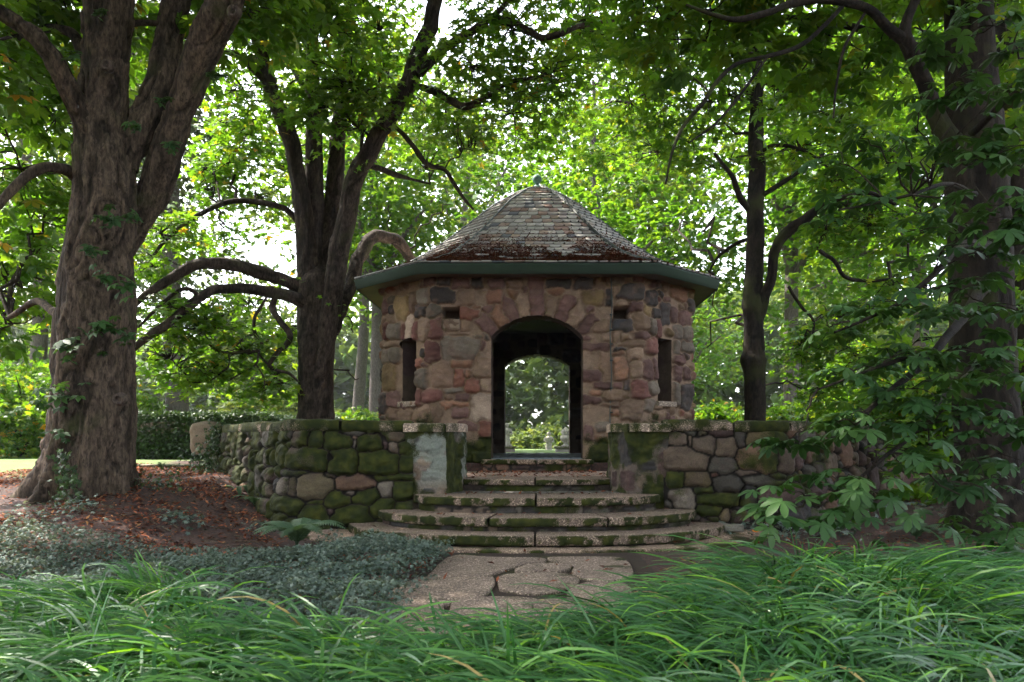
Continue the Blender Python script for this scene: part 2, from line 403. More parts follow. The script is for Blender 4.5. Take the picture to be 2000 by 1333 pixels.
# ------------------------------------------------------------------ ground
WALL_LINE = np.array([[-30, 14.6], [-9, 14.3], [-5.25, 12.75], [-2.95, 9.62], [-1.45, 9.75], [-1.45, 12.25], [1.45, 12.25], [1.45, 9.75], [3.05, 9.62], [6.1, 12.6], [9, 14.0], [30, 14.5]])
def side_of_line(x, y):
    """signed distance, positive behind the wall line"""
    best = np.full(x.shape, 1e9); sgn = np.zeros(x.shape)
    for a, b in zip(WALL_LINE[:-1], WALL_LINE[1:]):
        d = b - a; L2 = d @ d
        t = np.clip(((x - a[0]) * d[0] + (y - a[1]) * d[1]) / L2, 0, 1)
        qx, qy = x - (a[0] + t * d[0]), y - (a[1] + t * d[1]); q = np.hypot(qx, qy)
        cr = d[0] * (y - a[1]) - d[1] * (x - a[0])
        m = q < best - 1e-9; best = np.where(m, q, best); sgn = np.where(m, np.sign(cr), sgn)
    return best * sgn
def gz(x, y):
    x = np.atleast_1d(np.asarray(x, float)); y = np.atleast_1d(np.asarray(y, float))
    sd = side_of_line(x, y)
    left = sstep(-2.9, -4.8, x); right = sstep(3.2, 6.0, x)
    front = 0.50 * sstep(5.0, 9.3, y) * left + 0.14 * sstep(9.2, 13.5, y) * left + .30 * sstep(6, 10, y) * right
    front = front + 0.06 * sstep(7.6, 9.6, y) * sstep(2.1, 2.9, np.abs(x))
    # the lower lawn opens left of the hedge
    back = 0.78 + 0.0 * x - .12 * sstep(20, 40, y)
    k = sstep(-0.10, 0.25, sd)
    k2 = sstep(-6.0, -7.5, x) * sstep(11.5, 15, y)
    k = np.maximum(k, k2)
    z = front * (1 - k) + back * k
    n = (fbm(np.stack([x * 1.3, y * 1.3, x * 0], -1), 3, 3) - .5)
    amp = .07 * sstep(1.6, 3.0, np.abs(x)) + .012
    return z + n * amp * np.where(y > 12, .4, 1)
def gzs(x, y): return float(gz(x, y)[0])

def axis(vals): return np.concatenate(vals)
xs = axis([np.linspace(-220, -30, 14)[:-1], np.linspace(-30, -9, 40)[:-1], np.linspace(-9, 9, 190)[:-1], np.linspace(9, 30, 40)[:-1], np.linspace(30, 220, 14)])
ys = axis([np.linspace(-60, -2, 12)[:-1], np.linspace(-2, 15, 190)[:-1], np.linspace(15, 50, 50)[:-1], np.linspace(50, 420, 20)])
gx, gy = np.meshgrid(xs, ys, indexing="ij")
gxf, gyf = gx.ravel(), gy.ravel()
lawn = np.clip(sstep(13.4, 14.2, gyf + .4 * (fbm(np.stack([gxf, gyf, gxf * 0], -1), 8) - .5)), 0, 1)
lawn = np.maximum(lawn, sstep(-6.1, -6.9, gxf) * sstep(10.6, 11.6, gyf))
g_me = mesh("ground", np.stack([gxf, gyf, gz(gxf, gyf)], -1), grid_faces(len(xs), len(ys)), {"lawn": lawn}, smooth=True)
obj("ground", g_me, M["ground"], kind="structure")

# ------------------------------------------------------------------ stonework
SCOL = dict(P=(.128, .078, .072), R=(.190, .090, .068), M=(.138, .068, .060), T=(.235, .172, .128), G=(.135, .118, .098), B=(.175, .125, .090),
            Y=(.190, .140, .075), K=(.060, .054, .053), L=(.290, .235, .190), O=(.250, .145, .098))
MORTAR = np.array((.255, .190, .142))

def pack(u0, u1, v0, v1, fixed, sizes, rg, keepout=None, gap=.018, tries=260, cols="PPTTBBGGKRMOY", wrap=None):
    """fill a sheet with stones of falling size around the fixed ones"""
    out = list(fixed)
    C = [(s[0], s[1], s[2], s[3]) for s in out]
    for (w_, h_, n) in sizes:
        got = 0
        for _ in range(tries * 6):
            if got >= n: break
            a = w_ * rg.uniform(.6, 1.25) / 2; b = h_ * rg.uniform(.6, 1.25) / 2
            if rg.random() < .22: a, b = b, a
            u = rg.uniform(u0, u1); v = rg.uniform(v0 - b * .5, v1 + b * .5)
            if keepout is not None and keepout(u, v, a, b): continue
            if C:
                A = np.array(C)
                du = np.abs(A[:, 0] - u) - A[:, 2] - a; dv = np.abs(A[:, 1] - v) - A[:, 3] - b
                if np.any((du < gap) & (dv < gap)): continue
            c = cols[rg.integers(len(cols))]
            out.append((u, v, a, b, rg.normal(0, .05), rg.uniform(2.6, 5.0), c, None)); C.append((u, v, a, b)); got += 1
    return out

def sheet(path, nrm, z0, z1, res, stones, depth=.05, edge=.028, mortar=MORTAR, seed=0, batter=0.0, remove=None, recess=None,
          moss_fn=None, grow=.012, warp=.03, joint=.006, zbase=None, mortar_rough=.008, gapdark=0.0):
    """a wall face with real relief: path (n,2) resampled at res along its length"""
    seg = np.concatenate([[0], np.cumsum(np.linalg.norm(np.diff(path, axis=0), axis=1))])
    Lt = seg[-1]; nu = int(Lt / res) + 1; us = np.linspace(0, Lt, nu)
    X = np.interp(us, seg, path[:, 0]); Y = np.interp(us, seg, path[:, 1])
    NX = np.interp(us, seg, nrm[:, 0]); NY = np.interp(us, seg, nrm[:, 1]); nl = np.hypot(NX, NY) + 1e-9; NX /= nl; NY /= nl
    nv = int((z1 - z0) / res) + 1; vs = np.linspace(z0, z1, nv)
    U, V = np.meshgrid(us, vs, indexing="ij")
    pu, pv = U.ravel(), V.ravel()
    p3 = np.stack([pu, pv, pu * 0 + seed], -1)
    wu = pu + (fbm(p3 * 8, seed + 1, 4) - .5) * warp * 2; wv = pv + (fbm(p3 * 8, seed + 2, 4) - .5) * warp * 2
    WU, WV = wu.reshape(nu, nv), wv.reshape(nu, nv)
    sd = np.full((nu, nv), -1.0); sd2 = np.full((nu, nv), -1.0); idx = np.full((nu, nv), -1, int)
    for k, s in enumerate(stones):
        cu, cv, a, b, rot, p, c, mv = s[:8]
        m = max(a, b) + .1
        i0, i1 = np.searchsorted(us, cu - m), np.searchsorted(us, cu + m)
        j0, j1 = np.searchsorted(vs, cv - m), np.searchsorted(vs, cv + m)
        if i1 <= i0 or j1 <= j0: continue
        du = WU[i0:i1, j0:j1] - cu; dv = WV[i0:i1, j0:j1] - cv
        cr, sr = math.cos(rot), math.sin(rot)
        x = du * cr + dv * sr; y = -du * sr + dv * cr
        if len(s) > 8: x = x / (1 + s[8] * np.clip(y / b, -1, 1))      # taper for arch stones
        q = (np.abs(x / a) ** p + np.abs(y / b) ** p) ** (1 / p)
        d = (1 - q) * min(a, b)
        sub = sd[i0:i1, j0:j1]; sub2 = sd2[i0:i1, j0:j1]; mk = d > sub
        m2 = (~mk) & (d > sub2); sub2[m2] = d[m2]; sub2[mk] = sub[mk]; sub[mk] = d[mk]; idx[i0:i1, j0:j1][mk] = k
    sdf = np.minimum(sd + grow, (sd - sd2) * .62 - joint).ravel(); ix = idx.ravel(); ok = ix >= 0
    rg = np.random.default_rng(seed + 77); n = len(stones)
    ht = rg.uniform(.55, 1.15, n); tu = rg.normal(0, .07, n); tv = rg.normal(0, .07, n); br = rg.uniform(.72, 1.28, n)
    cu = np.array([s[0] for s in stones]); cv = np.array([s[1] for s in stones])
    base = np.array([SCOL[s[6]] if isinstance(s[6], str) else s[6] for s in stones])
    smoss = np.array([(s[7] if s[7] is not None else -1.0) for s in stones])
    prof = np.sqrt(np.clip(sdf / edge, 0, 1)) * np.where(sdf > 0, 1, 0) * .75 + .25 * sstep(0, edge * 3.5, sdf)
    prof = np.where(sdf > 0, prof, 0)
    I = np.where(ok, ix, 0)
    h = prof * depth * ht[I] + prof * (tu[I] * (pu - cu[I]) + tv[I] * (pv - cv[I]))
    rough = (fbm(p3 * [14, 22, 1], seed + 4, 4) - .5)
    crag = np.abs(fbm(p3 * [6, 11, 1] + I[:, None] * 3.7, seed + 6, 3) - .5)
    h = h + prof * (rough * .030 - crag * .075 * (ht[I] > .7)) + (1 - prof) * (fbm(p3 * 18, seed + 5, 3) - .5) * mortar_rough * 2
    c = base[I] * br[I][:, None]
    var = fbm(p3 * [5, 8, 1] + I[:, None] * 11.3, seed + 8, 4)
    c = c * (.45 + 1.15 * var)[:, None]
    stain = sstep(.55, .72, fbm(p3 * 9 + I[:, None] * 5.1, seed + 12, 3))[:, None]
    c = c * (1 - .5 * stain) + np.array((.16, .11, .09)) * .5 * stain
    mt = np.array(mortar) * (.75 + .5 * fbm(p3 * 12, seed + 9, 3))[:, None]
    mt = mt * (1 - gapdark)
    k = sstep(0, .010, sdf)[:, None]
    col = mt * (1 - k) + c * k
    if recess is not None:
        rc = recess(pu, pv); h = np.where(rc > 0, -rc, h); col = np.where((rc > 0)[:, None], col * .30, col)  # recess colour lowered to stand in for its shade
    moss = np.zeros(len(pu))
    if moss_fn is not None: moss = moss_fn(pu, pv, smoss[I] * (ok) + (~ok) * -1.0, sdf, h)
    h = h + sstep(.4, .7, moss) * .010
    bx = batter * (z1 - pv)
    xx = np.repeat(X, nv) + np.repeat(NX, nv) * (h + bx); yy = np.repeat(Y, nv) + np.repeat(NY, nv) * (h + bx)
    zz = pv if zbase is None else pv + zbase(pu)
    f = grid_faces(nu, nv)
    if remove is not None:
        rm = remove(pu, pv); f = f[~np.all(rm[f], axis=1)]
    return np.stack([xx, yy, zz], -1), f, col, moss

def poly_path(pts, smooth=.06, step=.02, closed=False):
    pts = np.asarray(pts, float)
    seg = np.concatenate([[0], np.cumsum(np.linalg.norm(np.diff(pts, axis=0), axis=1))])
    n = int(seg[-1] / step) + 1; s = np.linspace(0, seg[-1], n)
    s = np.unique(np.concatenate([s, seg]))
    p = np.stack([np.interp(s, seg, pts[:, 0]), np.interp(s, seg, pts[:, 1])], -1)
    k = np.clip(np.searchsorted(seg, s, side='right') - 1, 0, len(pts) - 2)
    d = pts[k + 1] - pts[k]; d /= np.linalg.norm(d, axis=1)[:, None]
    nr = np.stack([d[:, 1], -d[:, 0]], -1)                       # right-hand side of travel
    out = nr.copy()
    for i in range(len(s)):
        m = np.abs(s - s[i]) < smooth
        out[i] = nr[m].mean(0)
    out /= np.linalg.norm(out, axis=1)[:, None]
    return p, out, s

# ------------------------------------------------------------------ the pavilion
D0 = 12.6; CY = 15.33
AW, XW = 1.722, 2.733       # half front face, half width of the walls
FLOOR_Z = 0.85; WALL_TOP = 3.83; WALL_BOT = 0.45
def octa(ap, half, cy=CY):
    """corner points of the chamfered square, travelling left to right along the front, starting mid-back"""
    return np.array([(0, cy + ap), (-half, cy + ap), (-ap, cy + half), (-ap, cy - half), (-half, cy - ap), (half, cy - ap), (ap, cy - half), (ap, cy + half), (half, cy + ap), (0, cy + ap)], float)
op = octa(XW, AW)
pp, pn, ps = poly_path(op, smooth=.05)
LT = ps[-1]; UC = LT / 2
DIAG = math.hypot(XW - AW, XW - AW)
SPRING, CROWN, HW = 2.86, 3.20, .752
ARCR = (HW ** 2 + (CROWN - SPRING) ** 2) / (2 * (CROWN - SPRING)); ARCZ = CROWN - ARCR
def arch(u, v, hw=HW, spring=SPRING, crown=CROWN):
    r = (hw ** 2 + (crown - spring) ** 2) / (2 * (crown - spring))
    return (np.abs(u) < hw) & ((v < spring) | (u ** 2 + (v - (crown - r)) ** 2 < r * r)) & (v > FLOOR_Z - .02)
WIN_T0, WIN_T1, WZ0, WZ1 = .295, .59, 1.80, 2.87
def win_side(u):       # distance of u beyond the front corner as a share of the chamfer
    return (np.abs(u) - AW) / DIAG
def openings(pu, pv):
    u = pu - UC
    ub = np.abs(u) - UC
    t = win_side(u)
    return arch(u, pv) | arch(ub, pv, HW, 2.87, 3.12) | ((t > WIN_T0) & (t < WIN_T1) & (pv > WZ0) & (pv < WZ1))
NICHES = [(-1.545, -1.275, 3.14, 3.33), (1.25, 1.495, 3.14, 3.335)]
def niche(pu, pv):
    u = pu - UC; r = np.zeros_like(u)
    for a, b, c, d in NICHES: r = np.where((u > a) & (u < b) & (pv > c) & (pv < d), .38, r)
    return r

def conv(px, py):
    """photo pixel on the facade -> (u from centre, z)"""
    if 843 <= px <= 1254:
        return (px - VX) * D0 / F, EYE + (VY - py) * D0 / F
    sg = -1 if px < 843 else 1; a = abs(px - VX)
    # AW + 1.01 t = a (D0 + 1.01 t) / F
    k = XW - AW; t = (a * D0 / F - AW) / (k - a * k / F); t = min(t, 1.15)
    d = D0 + k * t
    return sg * (AW + DIAG * t), EYE + (VY - py) * d / F
def from_crop(lst, ox, oy, sc):
    out = []
    for it in lst:
        x0, y0, x1, y1, c = it[:5]
        a = conv(ox + x0 / sc, oy + y0 / sc); b = conv(ox + x1 / sc, oy + y1 / sc)
        u = (a[0] + b[0]) / 2; v = (a[1] + b[1]) / 2; hu = abs(b[0] - a[0]) / 2; hv = abs(a[1] - b[1]) / 2
        out.append([u, v, hu, hv, float(R0.normal(0, .04)), float(R0.uniform(2.8, 5.0)), c, None])
    return out
R0 = np.random.default_rng(5)
LA = [(525,105,610,165,'K'),(615,110,755,185,'P'),(765,110,850,180,'K'),(460,180,655,285,'K'),(665,190,790,305,'B'),(815,200,880,300,'B'),(675,330,845,425,'R'),
(545,425,680,512,'T'),(695,435,750,515,'B'),(765,440,895,525,'B'),(340,325,420,400,'K'),(430,320,520,410,'G'),(365,205,440,290,'G'),(175,265,290,410,'Y'),(120,260,170,305,'G'),
(125,475,225,585,'G'),(90,400,170,435,'B'),(450,415,535,600,'M'),(430,590,525,762,'M'),(540,560,830,745,'G'),(650,540,755,560,'T'),(770,545,850,572,'G'),(850,580,875,670,'P'),
(625,748,790,800,'O'),(790,690,925,890,'T'),(475,765,615,960,(.23,.16,.12)),(650,825,715,945,'R'),(720,890,825,1000,'R'),(725,830,760,885,'O'),(850,900,920,1000,'T'),(355,745,385,800,'R'),(350,815,420,965,'G'),
(565,962,700,995,'G'),(400,985,545,1075,'M'),(555,1015,630,1055,'B'),(640,1015,780,1065,'P'),(560,1070,760,1110,'O'),(760,1010,925,1210,'L'),(635,1112,740,1195,'P'),(455,1095,530,1220,'B'),
(335,1120,430,1220,'B'),(205,1150,300,1225,'B'),(110,1130,195,1200,'B'),(135,1000,215,1115,'P'),(75,1010,118,1150,'K'),(80,790,185,980,'Y'),(80,650,132,760,'G'),(145,650,215,760,'G'),
(365,415,445,575,'T'),(225,480,262,572,'M'),(265,390,318,572,'L'),(320,470,358,572,'M'),(830,1222,925,1333,'R'),(85,290,118,380,'P'),(352,980,385,1110,'M'),(85,600,215,640,'T'),(125,320,168,380,'K'),(295,240,340,370,'B'),(90,440,118,590,'M')]
LB = [(130,205,180,295,'K'),(240,150,425,265,'K'),(440,195,525,310,'K'),(535,190,572,250,'K'),(325,295,415,370,'P'),(190,432,345,515,'K'),(55,335,180,410,'G'),(20,430,155,515,'B'),
(0,545,80,597,'P'),(-40,605,160,670,'P'),(100,540,180,600,'T'),(195,530,250,590,'T'),(258,545,340,590,'T'),(270,592,415,642,'B'),(190,640,290,668,'K'),(355,380,460,500,'B'),(365,530,465,570,'P'),
(195,675,280,712,'O'),(85,680,185,890,'B'),(190,715,290,880,'O'),(300,650,415,750,'T'),(330,760,418,890,'T'),(-40,680,65,800,'T'),(-40,820,120,900,'P'),(60,912,175,975,'P'),(180,920,262,975,'P'),
(275,920,320,990,'K'),(335,895,468,1050,'M'),(40,992,110,1018,'O'),(110,985,300,1078,'B'),(-40,1035,95,1085,'P'),(100,1085,230,1120,'B'),(-40,1110,150,1215,'B'),(250,1060,420,1210,'T'),(160,1125,225,1180,'O'),
(430,1060,505,1140,'G'),(515,1145,570,1215,'B'),(435,320,485,400,'Y'),(495,340,560,420,'K'),(470,430,510,555,'G'),(522,440,560,560,'M'),(565,290,625,460,'K'),(635,330,690,440,'P'),(700,350,800,470,'P'),
(445,570,520,700,'M'),(435,760,490,900,'P'),(497,760,528,900,'P'),(440,910,528,1010,'G'),(665,475,720,575,'G'),(735,480,800,590,'G'),(665,600,715,690,'G'),(720,600,805,680,'G'),(668,790,720,910,'P'),
(728,800,790,900,'P'),(668,925,700,1070,'G'),(712,945,800,1130,'K'),(670,700,740,780,'P')]
LC = [(625,580,662,625,'B'),(668,575,742,632,(.27,.15,.11)),(762,572,808,610,'O'),(645,642,692,676,'P'),(950,562,1005,600,'O'),(1012,570,1085,625,'G'),(1105,575,1195,635,'Y'),(1060,520,1145,562,'K'),
(690,525,752,562,'P'),(830,560,855,588,'P'),(1105,645,1150,670,'P'),(1130,702,1215,755,'B'),(1155,648,1225,692,'G'),(1105,772,1175,795,'P'),(1105,842,1165,920,'T'),(1105,1090,1215,1150,'B'),
(600,640,640,660,'O'),(655,765,680,790,'G'),(940,525,1040,555,'K'),(760,525,820,560,'B'),(1148,520,1190,560,'B')]
stones = from_crop(LA, 730, 520, 4.04) + from_crop(LB, 1150, 520, 4.04) + from_crop(LC, 660, 320, 2.2987)
# the ring of arch stones, keystone taller
vous = []
for i, (c, ln) in enumerate(zip("POPTPTPTP", (.36, .30, .40, .36, .62, .34, .37, .36, .38))):
    ang = math.radians(-44 + i * 11.0); rm = ARCR + .012 + ln / 2
    vous.append([math.sin(ang) * rm, ARCZ + math.cos(ang) * rm, rm * math.radians(4.7), ln / 2, -ang, 7.0, c, None, .10])
keep = []
for s in stones:
    ok = True
    for v_ in vous:
        if abs(s[0] - v_[0]) < (s[2] + v_[2]) * .72 and abs(s[1] - v_[1]) < (s[3] + v_[3]) * .72: ok = False
    if ok: keep.append(s)
stones = keep + vous
def ko(u, v, a, b):
    uu = np.array([u - a * .8, u, u + a * .8]); 
    for vv in (v - b * .8, v, v + b * .8):
        if np.any(openings(uu + UC, np.full(3, vv))): return True
        if np.any(niche(uu + UC, np.full(3, vv)) > 0): return True
    return abs(u) < .95 and v > SPRING - .1 and math.hypot(u, v - ARCZ) < ARCR + .40
rg = np.random.default_rng(21)
stones = pack(-UC, UC, WALL_BOT, WALL_TOP, stones, [(.42, .32, 60), (.30, .24, 120), (.22, .16, 220), (.15, .11, 320), (.10, .07, 300)], rg, keepout=ko, gap=.012)
ST = [tuple([s[0] + UC] + list(s[1:])) for s in stones]
def moss_house(pu, pv, sm, sdf, h):
    n = fbm(np.stack([pu * 2.2, pv * 2.2, pu * 0], -1), 41, 4)
    return np.clip(.5 + (n - .62) * 3.2 + sstep(1.65, .8, pv) * 1.0 - .55 * sstep(.9, 1.9, pv) - .0, 0, 1) * sstep(2.0, 1.5, pv)
root = thing("stone_pavilion", "eight sided rubble stone garden pavilion with slate roof and arched doorway", "pavilion", (0, CY, FLOOR_Z))
gw = Geo()
v, f, c, mo = sheet(pp, pn, WALL_BOT, WALL_TOP, .0165, ST, depth=.095, edge=.022, seed=2, remove=openings, recess=niche, moss_fn=moss_house, grow=.034, warp=.042, joint=.0065)
gw.add(v, f, Col=c * np.array((.90, .82, .77)), moss=mo)
# inner faces of the walls
TH = .45
ipt = octa(XW - TH, AW - TH * .414)[::-1]
ip, inn, isx = poly_path(ipt, smooth=.05); LI = isx[-1]; UI = LI / 2
AWI = AW - TH * .414; DI = (XW - AW - TH * .586) * math.sqrt(2)
def open_in(pu, pv):
    u = pu - UI; ub = np.abs(u) - UI; t = (np.abs(u) - AWI) / DI
    return arch(u, pv) | arch(ub, pv, HW, 2.87, 3.12) | ((t > .22) & (t < .66) & (pv > WZ0) & (pv < WZ1))
rg = np.random.default_rng(22)
si = pack(0, LI, FLOOR_Z, 3.6, [], [(.42, .3, 60), (.28, .2, 140), (.18, .13, 200)], rg, gap=.012, cols="PBGKB")
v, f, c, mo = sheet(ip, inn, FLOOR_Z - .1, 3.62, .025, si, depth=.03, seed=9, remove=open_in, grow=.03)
gw.add(v, f, Col=c * .30, moss=mo * 0)  # stone colour darkened to stand in for interior shade
# reveals of doorways and windows
def arch_outline(hw, spring, crown, n=26):
    r = (hw ** 2 + (crown - spring) ** 2) / (2 * (crown - spring)); a0 = math.asin(hw / r)
    L = [(-hw, z) for z in np.linspace(FLOOR_Z - .02, spring, 40)[:-1]]
    L += [(math.sin(t) * r, crown - r + math.cos(t) * r) for t in np.linspace(-a0, a0, n)]
    return np.array(L + [(hw, z) for z in np.linspace(spring, FLOOR_Z - .02, 40)[1:]])
def reveal(outline, place, depth, nd=16, inner=None):
    n = len(outline); V = []
    for j in range(nd):
        t = j / (nd - 1)
        for i in range(n):
            o = outline[i] if inner is None else outline[i] * (1 - t) + inner[i] * t
            V.append(place(o[0], o[1], t * depth))
    V = np.array(V)
    return V, grid_faces(nd, n)
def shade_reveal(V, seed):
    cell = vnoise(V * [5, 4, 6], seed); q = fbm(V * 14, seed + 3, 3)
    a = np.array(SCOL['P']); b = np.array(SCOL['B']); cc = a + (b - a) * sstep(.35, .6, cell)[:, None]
    return cc * (.30 + .40 * q)[:, None]  # stone colours lowered so the reveals look shaded
for (fr, oo) in ((lambda u, z, t: (u, D0 + .0 + t, z), arch_outline(HW - .004, SPRING, CROWN - .004)),
                 (lambda u, z, t: (u, CY + XW - t, z), arch_outline(HW - .004, 2.87, 3.116))):
    V, f = reveal(oo, fr, TH + .02)
    V = V + (np.stack([fbm(V * 9, 3, 3), fbm(V * 9, 4, 3) * 0 + .5, fbm(V * 9, 5, 3)], -1) - .5) * .030
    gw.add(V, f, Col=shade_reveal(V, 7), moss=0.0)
for sg in (-1, 1):
    c0 = np.array([sg * AW, D0]); dd = np.array([sg, 1]) / math.sqrt(2); nin = np.array([-sg, 1]) / math.sqrt(2)
    a, b = WIN_T0 * DIAG, WIN_T1 * DIAG
    rect = [(a, z) for z in np.linspace(WZ0, WZ1, 30)] + [(x, WZ1) for x in np.linspace(a, b, 12)[1:]] + [(b, z) for z in np.linspace(WZ1, WZ0, 30)[1:]] + [(x, WZ0) for x in np.linspace(b, a, 12)[1:]]
    V, f = reveal(np.array(rect), lambda s, z, t: (*(c0 + dd * s + nin * t), z), TH)
    V = V + (np.stack([fbm(V * 9, 3, 3), fbm(V * 9, 4, 3), fbm(V * 9, 5, 3)], -1) - .5) * .02
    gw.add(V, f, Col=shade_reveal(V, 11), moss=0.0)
wall_o = obj("wall", gw.mesh("pavilion_wall", smooth=True), M["masonry"], root)
# cap over wall top
cv_ = octa(XW - .02, AW - .01)[:-1]; ci_ = octa(XW - TH, AW - TH * .414)[:-1]
# window sills
for sg in (-1, 1):
    c0 = np.array([sg * AW, D0]); dd = np.array([sg, 1]) / math.sqrt(2); nout = np.array([sg, -1]) / math.sqrt(2)
    a, b = (WIN_T0 - .035) * DIAG, (WIN_T1 + .03) * DIAG
    g = Geo(); q = []
    for s in (a, b):
        for t in (.075, -.30):
            for z in (WZ0 - .085, WZ0 + .004): q.append((*(c0 + dd * s + nout * t), z))
    g.add(q, np.array([[0,1,3,2],[4,6,7,5],[0,4,5,1],[2,3,7,6],[0,2,6,4],[1,5,7,3]]), Col=(.30, .25, .21), moss=0.0)
    so = obj("window_sill", g.mesh("window_sill"), M["aggregate"], root)
    bm = so.modifiers.new("bevel", 'BEVEL'); bm.width = .008; bm.segments = 2
# the two ledge stones under the niches
for (x0, x1, z0, z1, colr) in ((-1.56, -1.26, 2.955, 3.135, (.25, .19, .14)), (1.22, 1.565, 2.95, 3.135, (.055, .052, .055))):
    g = Geo(); nx, ny, nz = 22, 8, 12
    th_ = np.linspace(0, 1, nx); V = []
    U_, W_ = np.meshgrid(np.linspace(-1, 1, 30), np.linspace(-1, 1, 20), indexing="ij")
    hgt = np.clip(1 - np.abs(U_) ** 6, 0, 1) ** .4 * np.clip(1 - np.abs(W_) ** 5, 0, 1) ** .4
    P3 = np.stack([(x0 + x1) / 2 + U_ * (x1 - x0) / 2, D0 + .02 - hgt * .085, (z0 + z1) / 2 + W_ * (z1 - z0) / 2], -1).reshape(-1, 3)
    P3[:, 1] += (fbm(P3 * 16, 4, 4) - .5) * .03
    g.add(P3, grid_faces(30, 20), Col=colr, moss=0.0); obj("ledge_stone", g.mesh("ledge_stone", True), M["masonry"], root)

# floor, threshold paving
g = Geo(); rgf = np.random.default_rng(3)
y = D0 + .03
row = 0
v, f = box_vf(-XW + .3, XW - .3, D0 + .02, CY + XW - .02, FLOOR_Z - .2, FLOOR_Z - .03)
g.add(v, f, Col=(.05, .045, .04), moss=0.0)
y = D0 - .02
while y < CY + XW - .1:
    dpt = .22 if row % 2 == 0 else .20
    x = -.74 - rgf.uniform(0, .1) if row < 2 else -1.9
    xe = .74 if row < 2 else 1.9
    while x < xe:
        wd = rgf.uniform(.13, .17); x2 = min(x + wd, xe)
        if x2 - x > .03:
            v, f = box_vf(x + .004, x2 - .004, y + .004, y + dpt - .004, FLOOR_Z - .04, FLOOR_Z + rgf.uniform(-.003, .003))
            g.add(v, f, Col=np.array((.17, .19, .21)) * rgf.uniform(.7, 1.3), moss=0.0)
        x = x2
    y += dpt; row += 1
obj("floor", g.mesh("pavilion_floor"), M["slate"], root)
# ceiling
g = Geo(); ring = octa(XW - TH + .05, AWI)[:-1]; n = len(ring)
g.add(np.vstack([np.c_[ring, np.full(n, 3.60)], [[0, CY, 3.6]]]), np.array([[i, (i + 1) % n, n] for i in range(n)]), Col=(.06, .045, .035), moss=0.0)
obj("ceiling", g.mesh("ceiling"), M["dark_inner"], root)

# ---- roof
EO = .455
APE, HFE = XW + EO, AW + EO * .414
RT = np.array([0, .05, .13, .259, .389, .539, .638, .758, .88, 1.0])
RZ = np.array([5.03, 4.985, 4.83, 4.52, 4.12, 3.66, 3.40, 3.13, 2.935, 2.81]) + 1.15
def roof_pt(t, k, s, off=0.0):
    """point on face k (0..7) at profile parameter t, s along the face"""
    ring = octa(APE, HFE, 0)[:-1][1:]           # 8 corners, first = back-left
    A, B = ring[k], ring[(k + 1) % 8]
    xy = (A + (B - A) * s) * t
    z = np.interp(t, RT, RZ)
    mid = (A + B) / 2; nn = mid / np.linalg.norm(mid)
    return np.array([xy[0] + nn[0] * off * .5, CY + xy[1] + nn[1] * off * .5, z + off * .85])
g = Geo()
tt = np.linspace(0.0, 1.0, 30)
ring = octa(APE, HFE, 0)[:-1][1:]
V = np.array([[*(c * t * 1.0 + np.array([0, CY])), np.interp(t, RT, RZ) - .012] for t in tt for c in np.vstack([ring])])
i = np.arange(len(tt) - 1)[:, None]; j = np.arange(8)[None]
f = np.stack([i * 8 + j, i * 8 + (j + 1) % 8, (i + 1) * 8 + (j + 1) % 8, (i + 1) * 8 + j], -1).reshape(-1, 4)
g.add(V, f, Col=(.028, .024, .024), moss=0.0)
prof = np.stack([tt * APE, np.interp(tt, RT, RZ)], -1)
fine = np.linspace(0, 1, 2000); pl = np.concatenate([[0], np.cumsum(np.hypot(np.diff(fine * APE), np.diff(np.interp(fine, RT, RZ))))])
SL = pl[-1]; NC = 28
SLC = [((.36, .35, .335), 5), ((.48, .46, .43), 3), ((.30, .21, .18), 3), ((.36, .28, .235), 2), ((.17, .18, .20), 2), ((.29, .26, .25), 2), ((.50, .45, .41), 1)]
pool = np.array([c for c, n_ in SLC for _ in range(n_)])
rgs = np.random.default_rng(31)
for k in range(8):
    wf = np.linalg.norm(ring[(k + 1) % 8] - ring[k])
    mixed = k in (3,) or k % 2 == 1
    for ci in range(NC):
        s0, s1 = SL * ci / NC, SL * (ci + 1) / NC
        t0, t1 = np.interp(max(0, s0 - .01), pl, fine), np.interp(s1 + .012, pl, fine); t1 = min(t1, 1.012)
        width = wf * (t0 + t1) / 2
        if width < .02: continue
        sw = .165; x = -rgs.uniform(0, sw) if ci % 2 else -sw * .5
        while x < width:
            wd = sw * rgs.uniform(.8, 1.2); a, b = max(x, .004), min(x + wd - .006, width - .004); x += wd
            if b - a < .02: continue
            sa, sb = a / width, b / width
            o0, o1 = .002, .026 + rgs.uniform(0, .008)
            cut = .28
            pts = [roof_pt(t0, k, sa, o0), roof_pt(t0, k, sb, o0),
                   roof_pt(t0 + (t1 - t0) * (1 - cut), k, sb, o1), roof_pt(t1, k, sb - (sb - sa) * .25, o1), roof_pt(t1 - (t1 - t0) * .04 * rgs.random(), k, sa, o1)]
            lo = [roof_pt(t0 + (t1 - t0) * (1 - cut), k, sb, 0.0), roof_pt(t1, k, sb - (sb - sa) * .25, 0.0), roof_pt(t1, k, sa, 0.0)]
            cc = pool[rgs.integers(len(pool))] * rgs.uniform(.88, 1.14) * np.array((1.0, .96, .92))
            if k % 2 == 1 and not mixed: cc = cc * .6 + np.array((.26, .255, .25)) * .4
            if k in (2, 4): cc = cc * .45 + np.array((.36, .355, .34)) * .55
            g.add(np.array(pts + lo), [np.array([[0, 1, 2, 3, 4]]), np.array([[2, 5, 6, 3], [3, 6, 7, 4]])], Col=np.vstack([np.tile(cc, (5, 1)), np.tile(cc * .15, (3, 1))]), moss=0.0)  # lower edges painted dark as the shadow line under each course
roof = obj("roof", g.mesh("roof"), M["slate"], root)
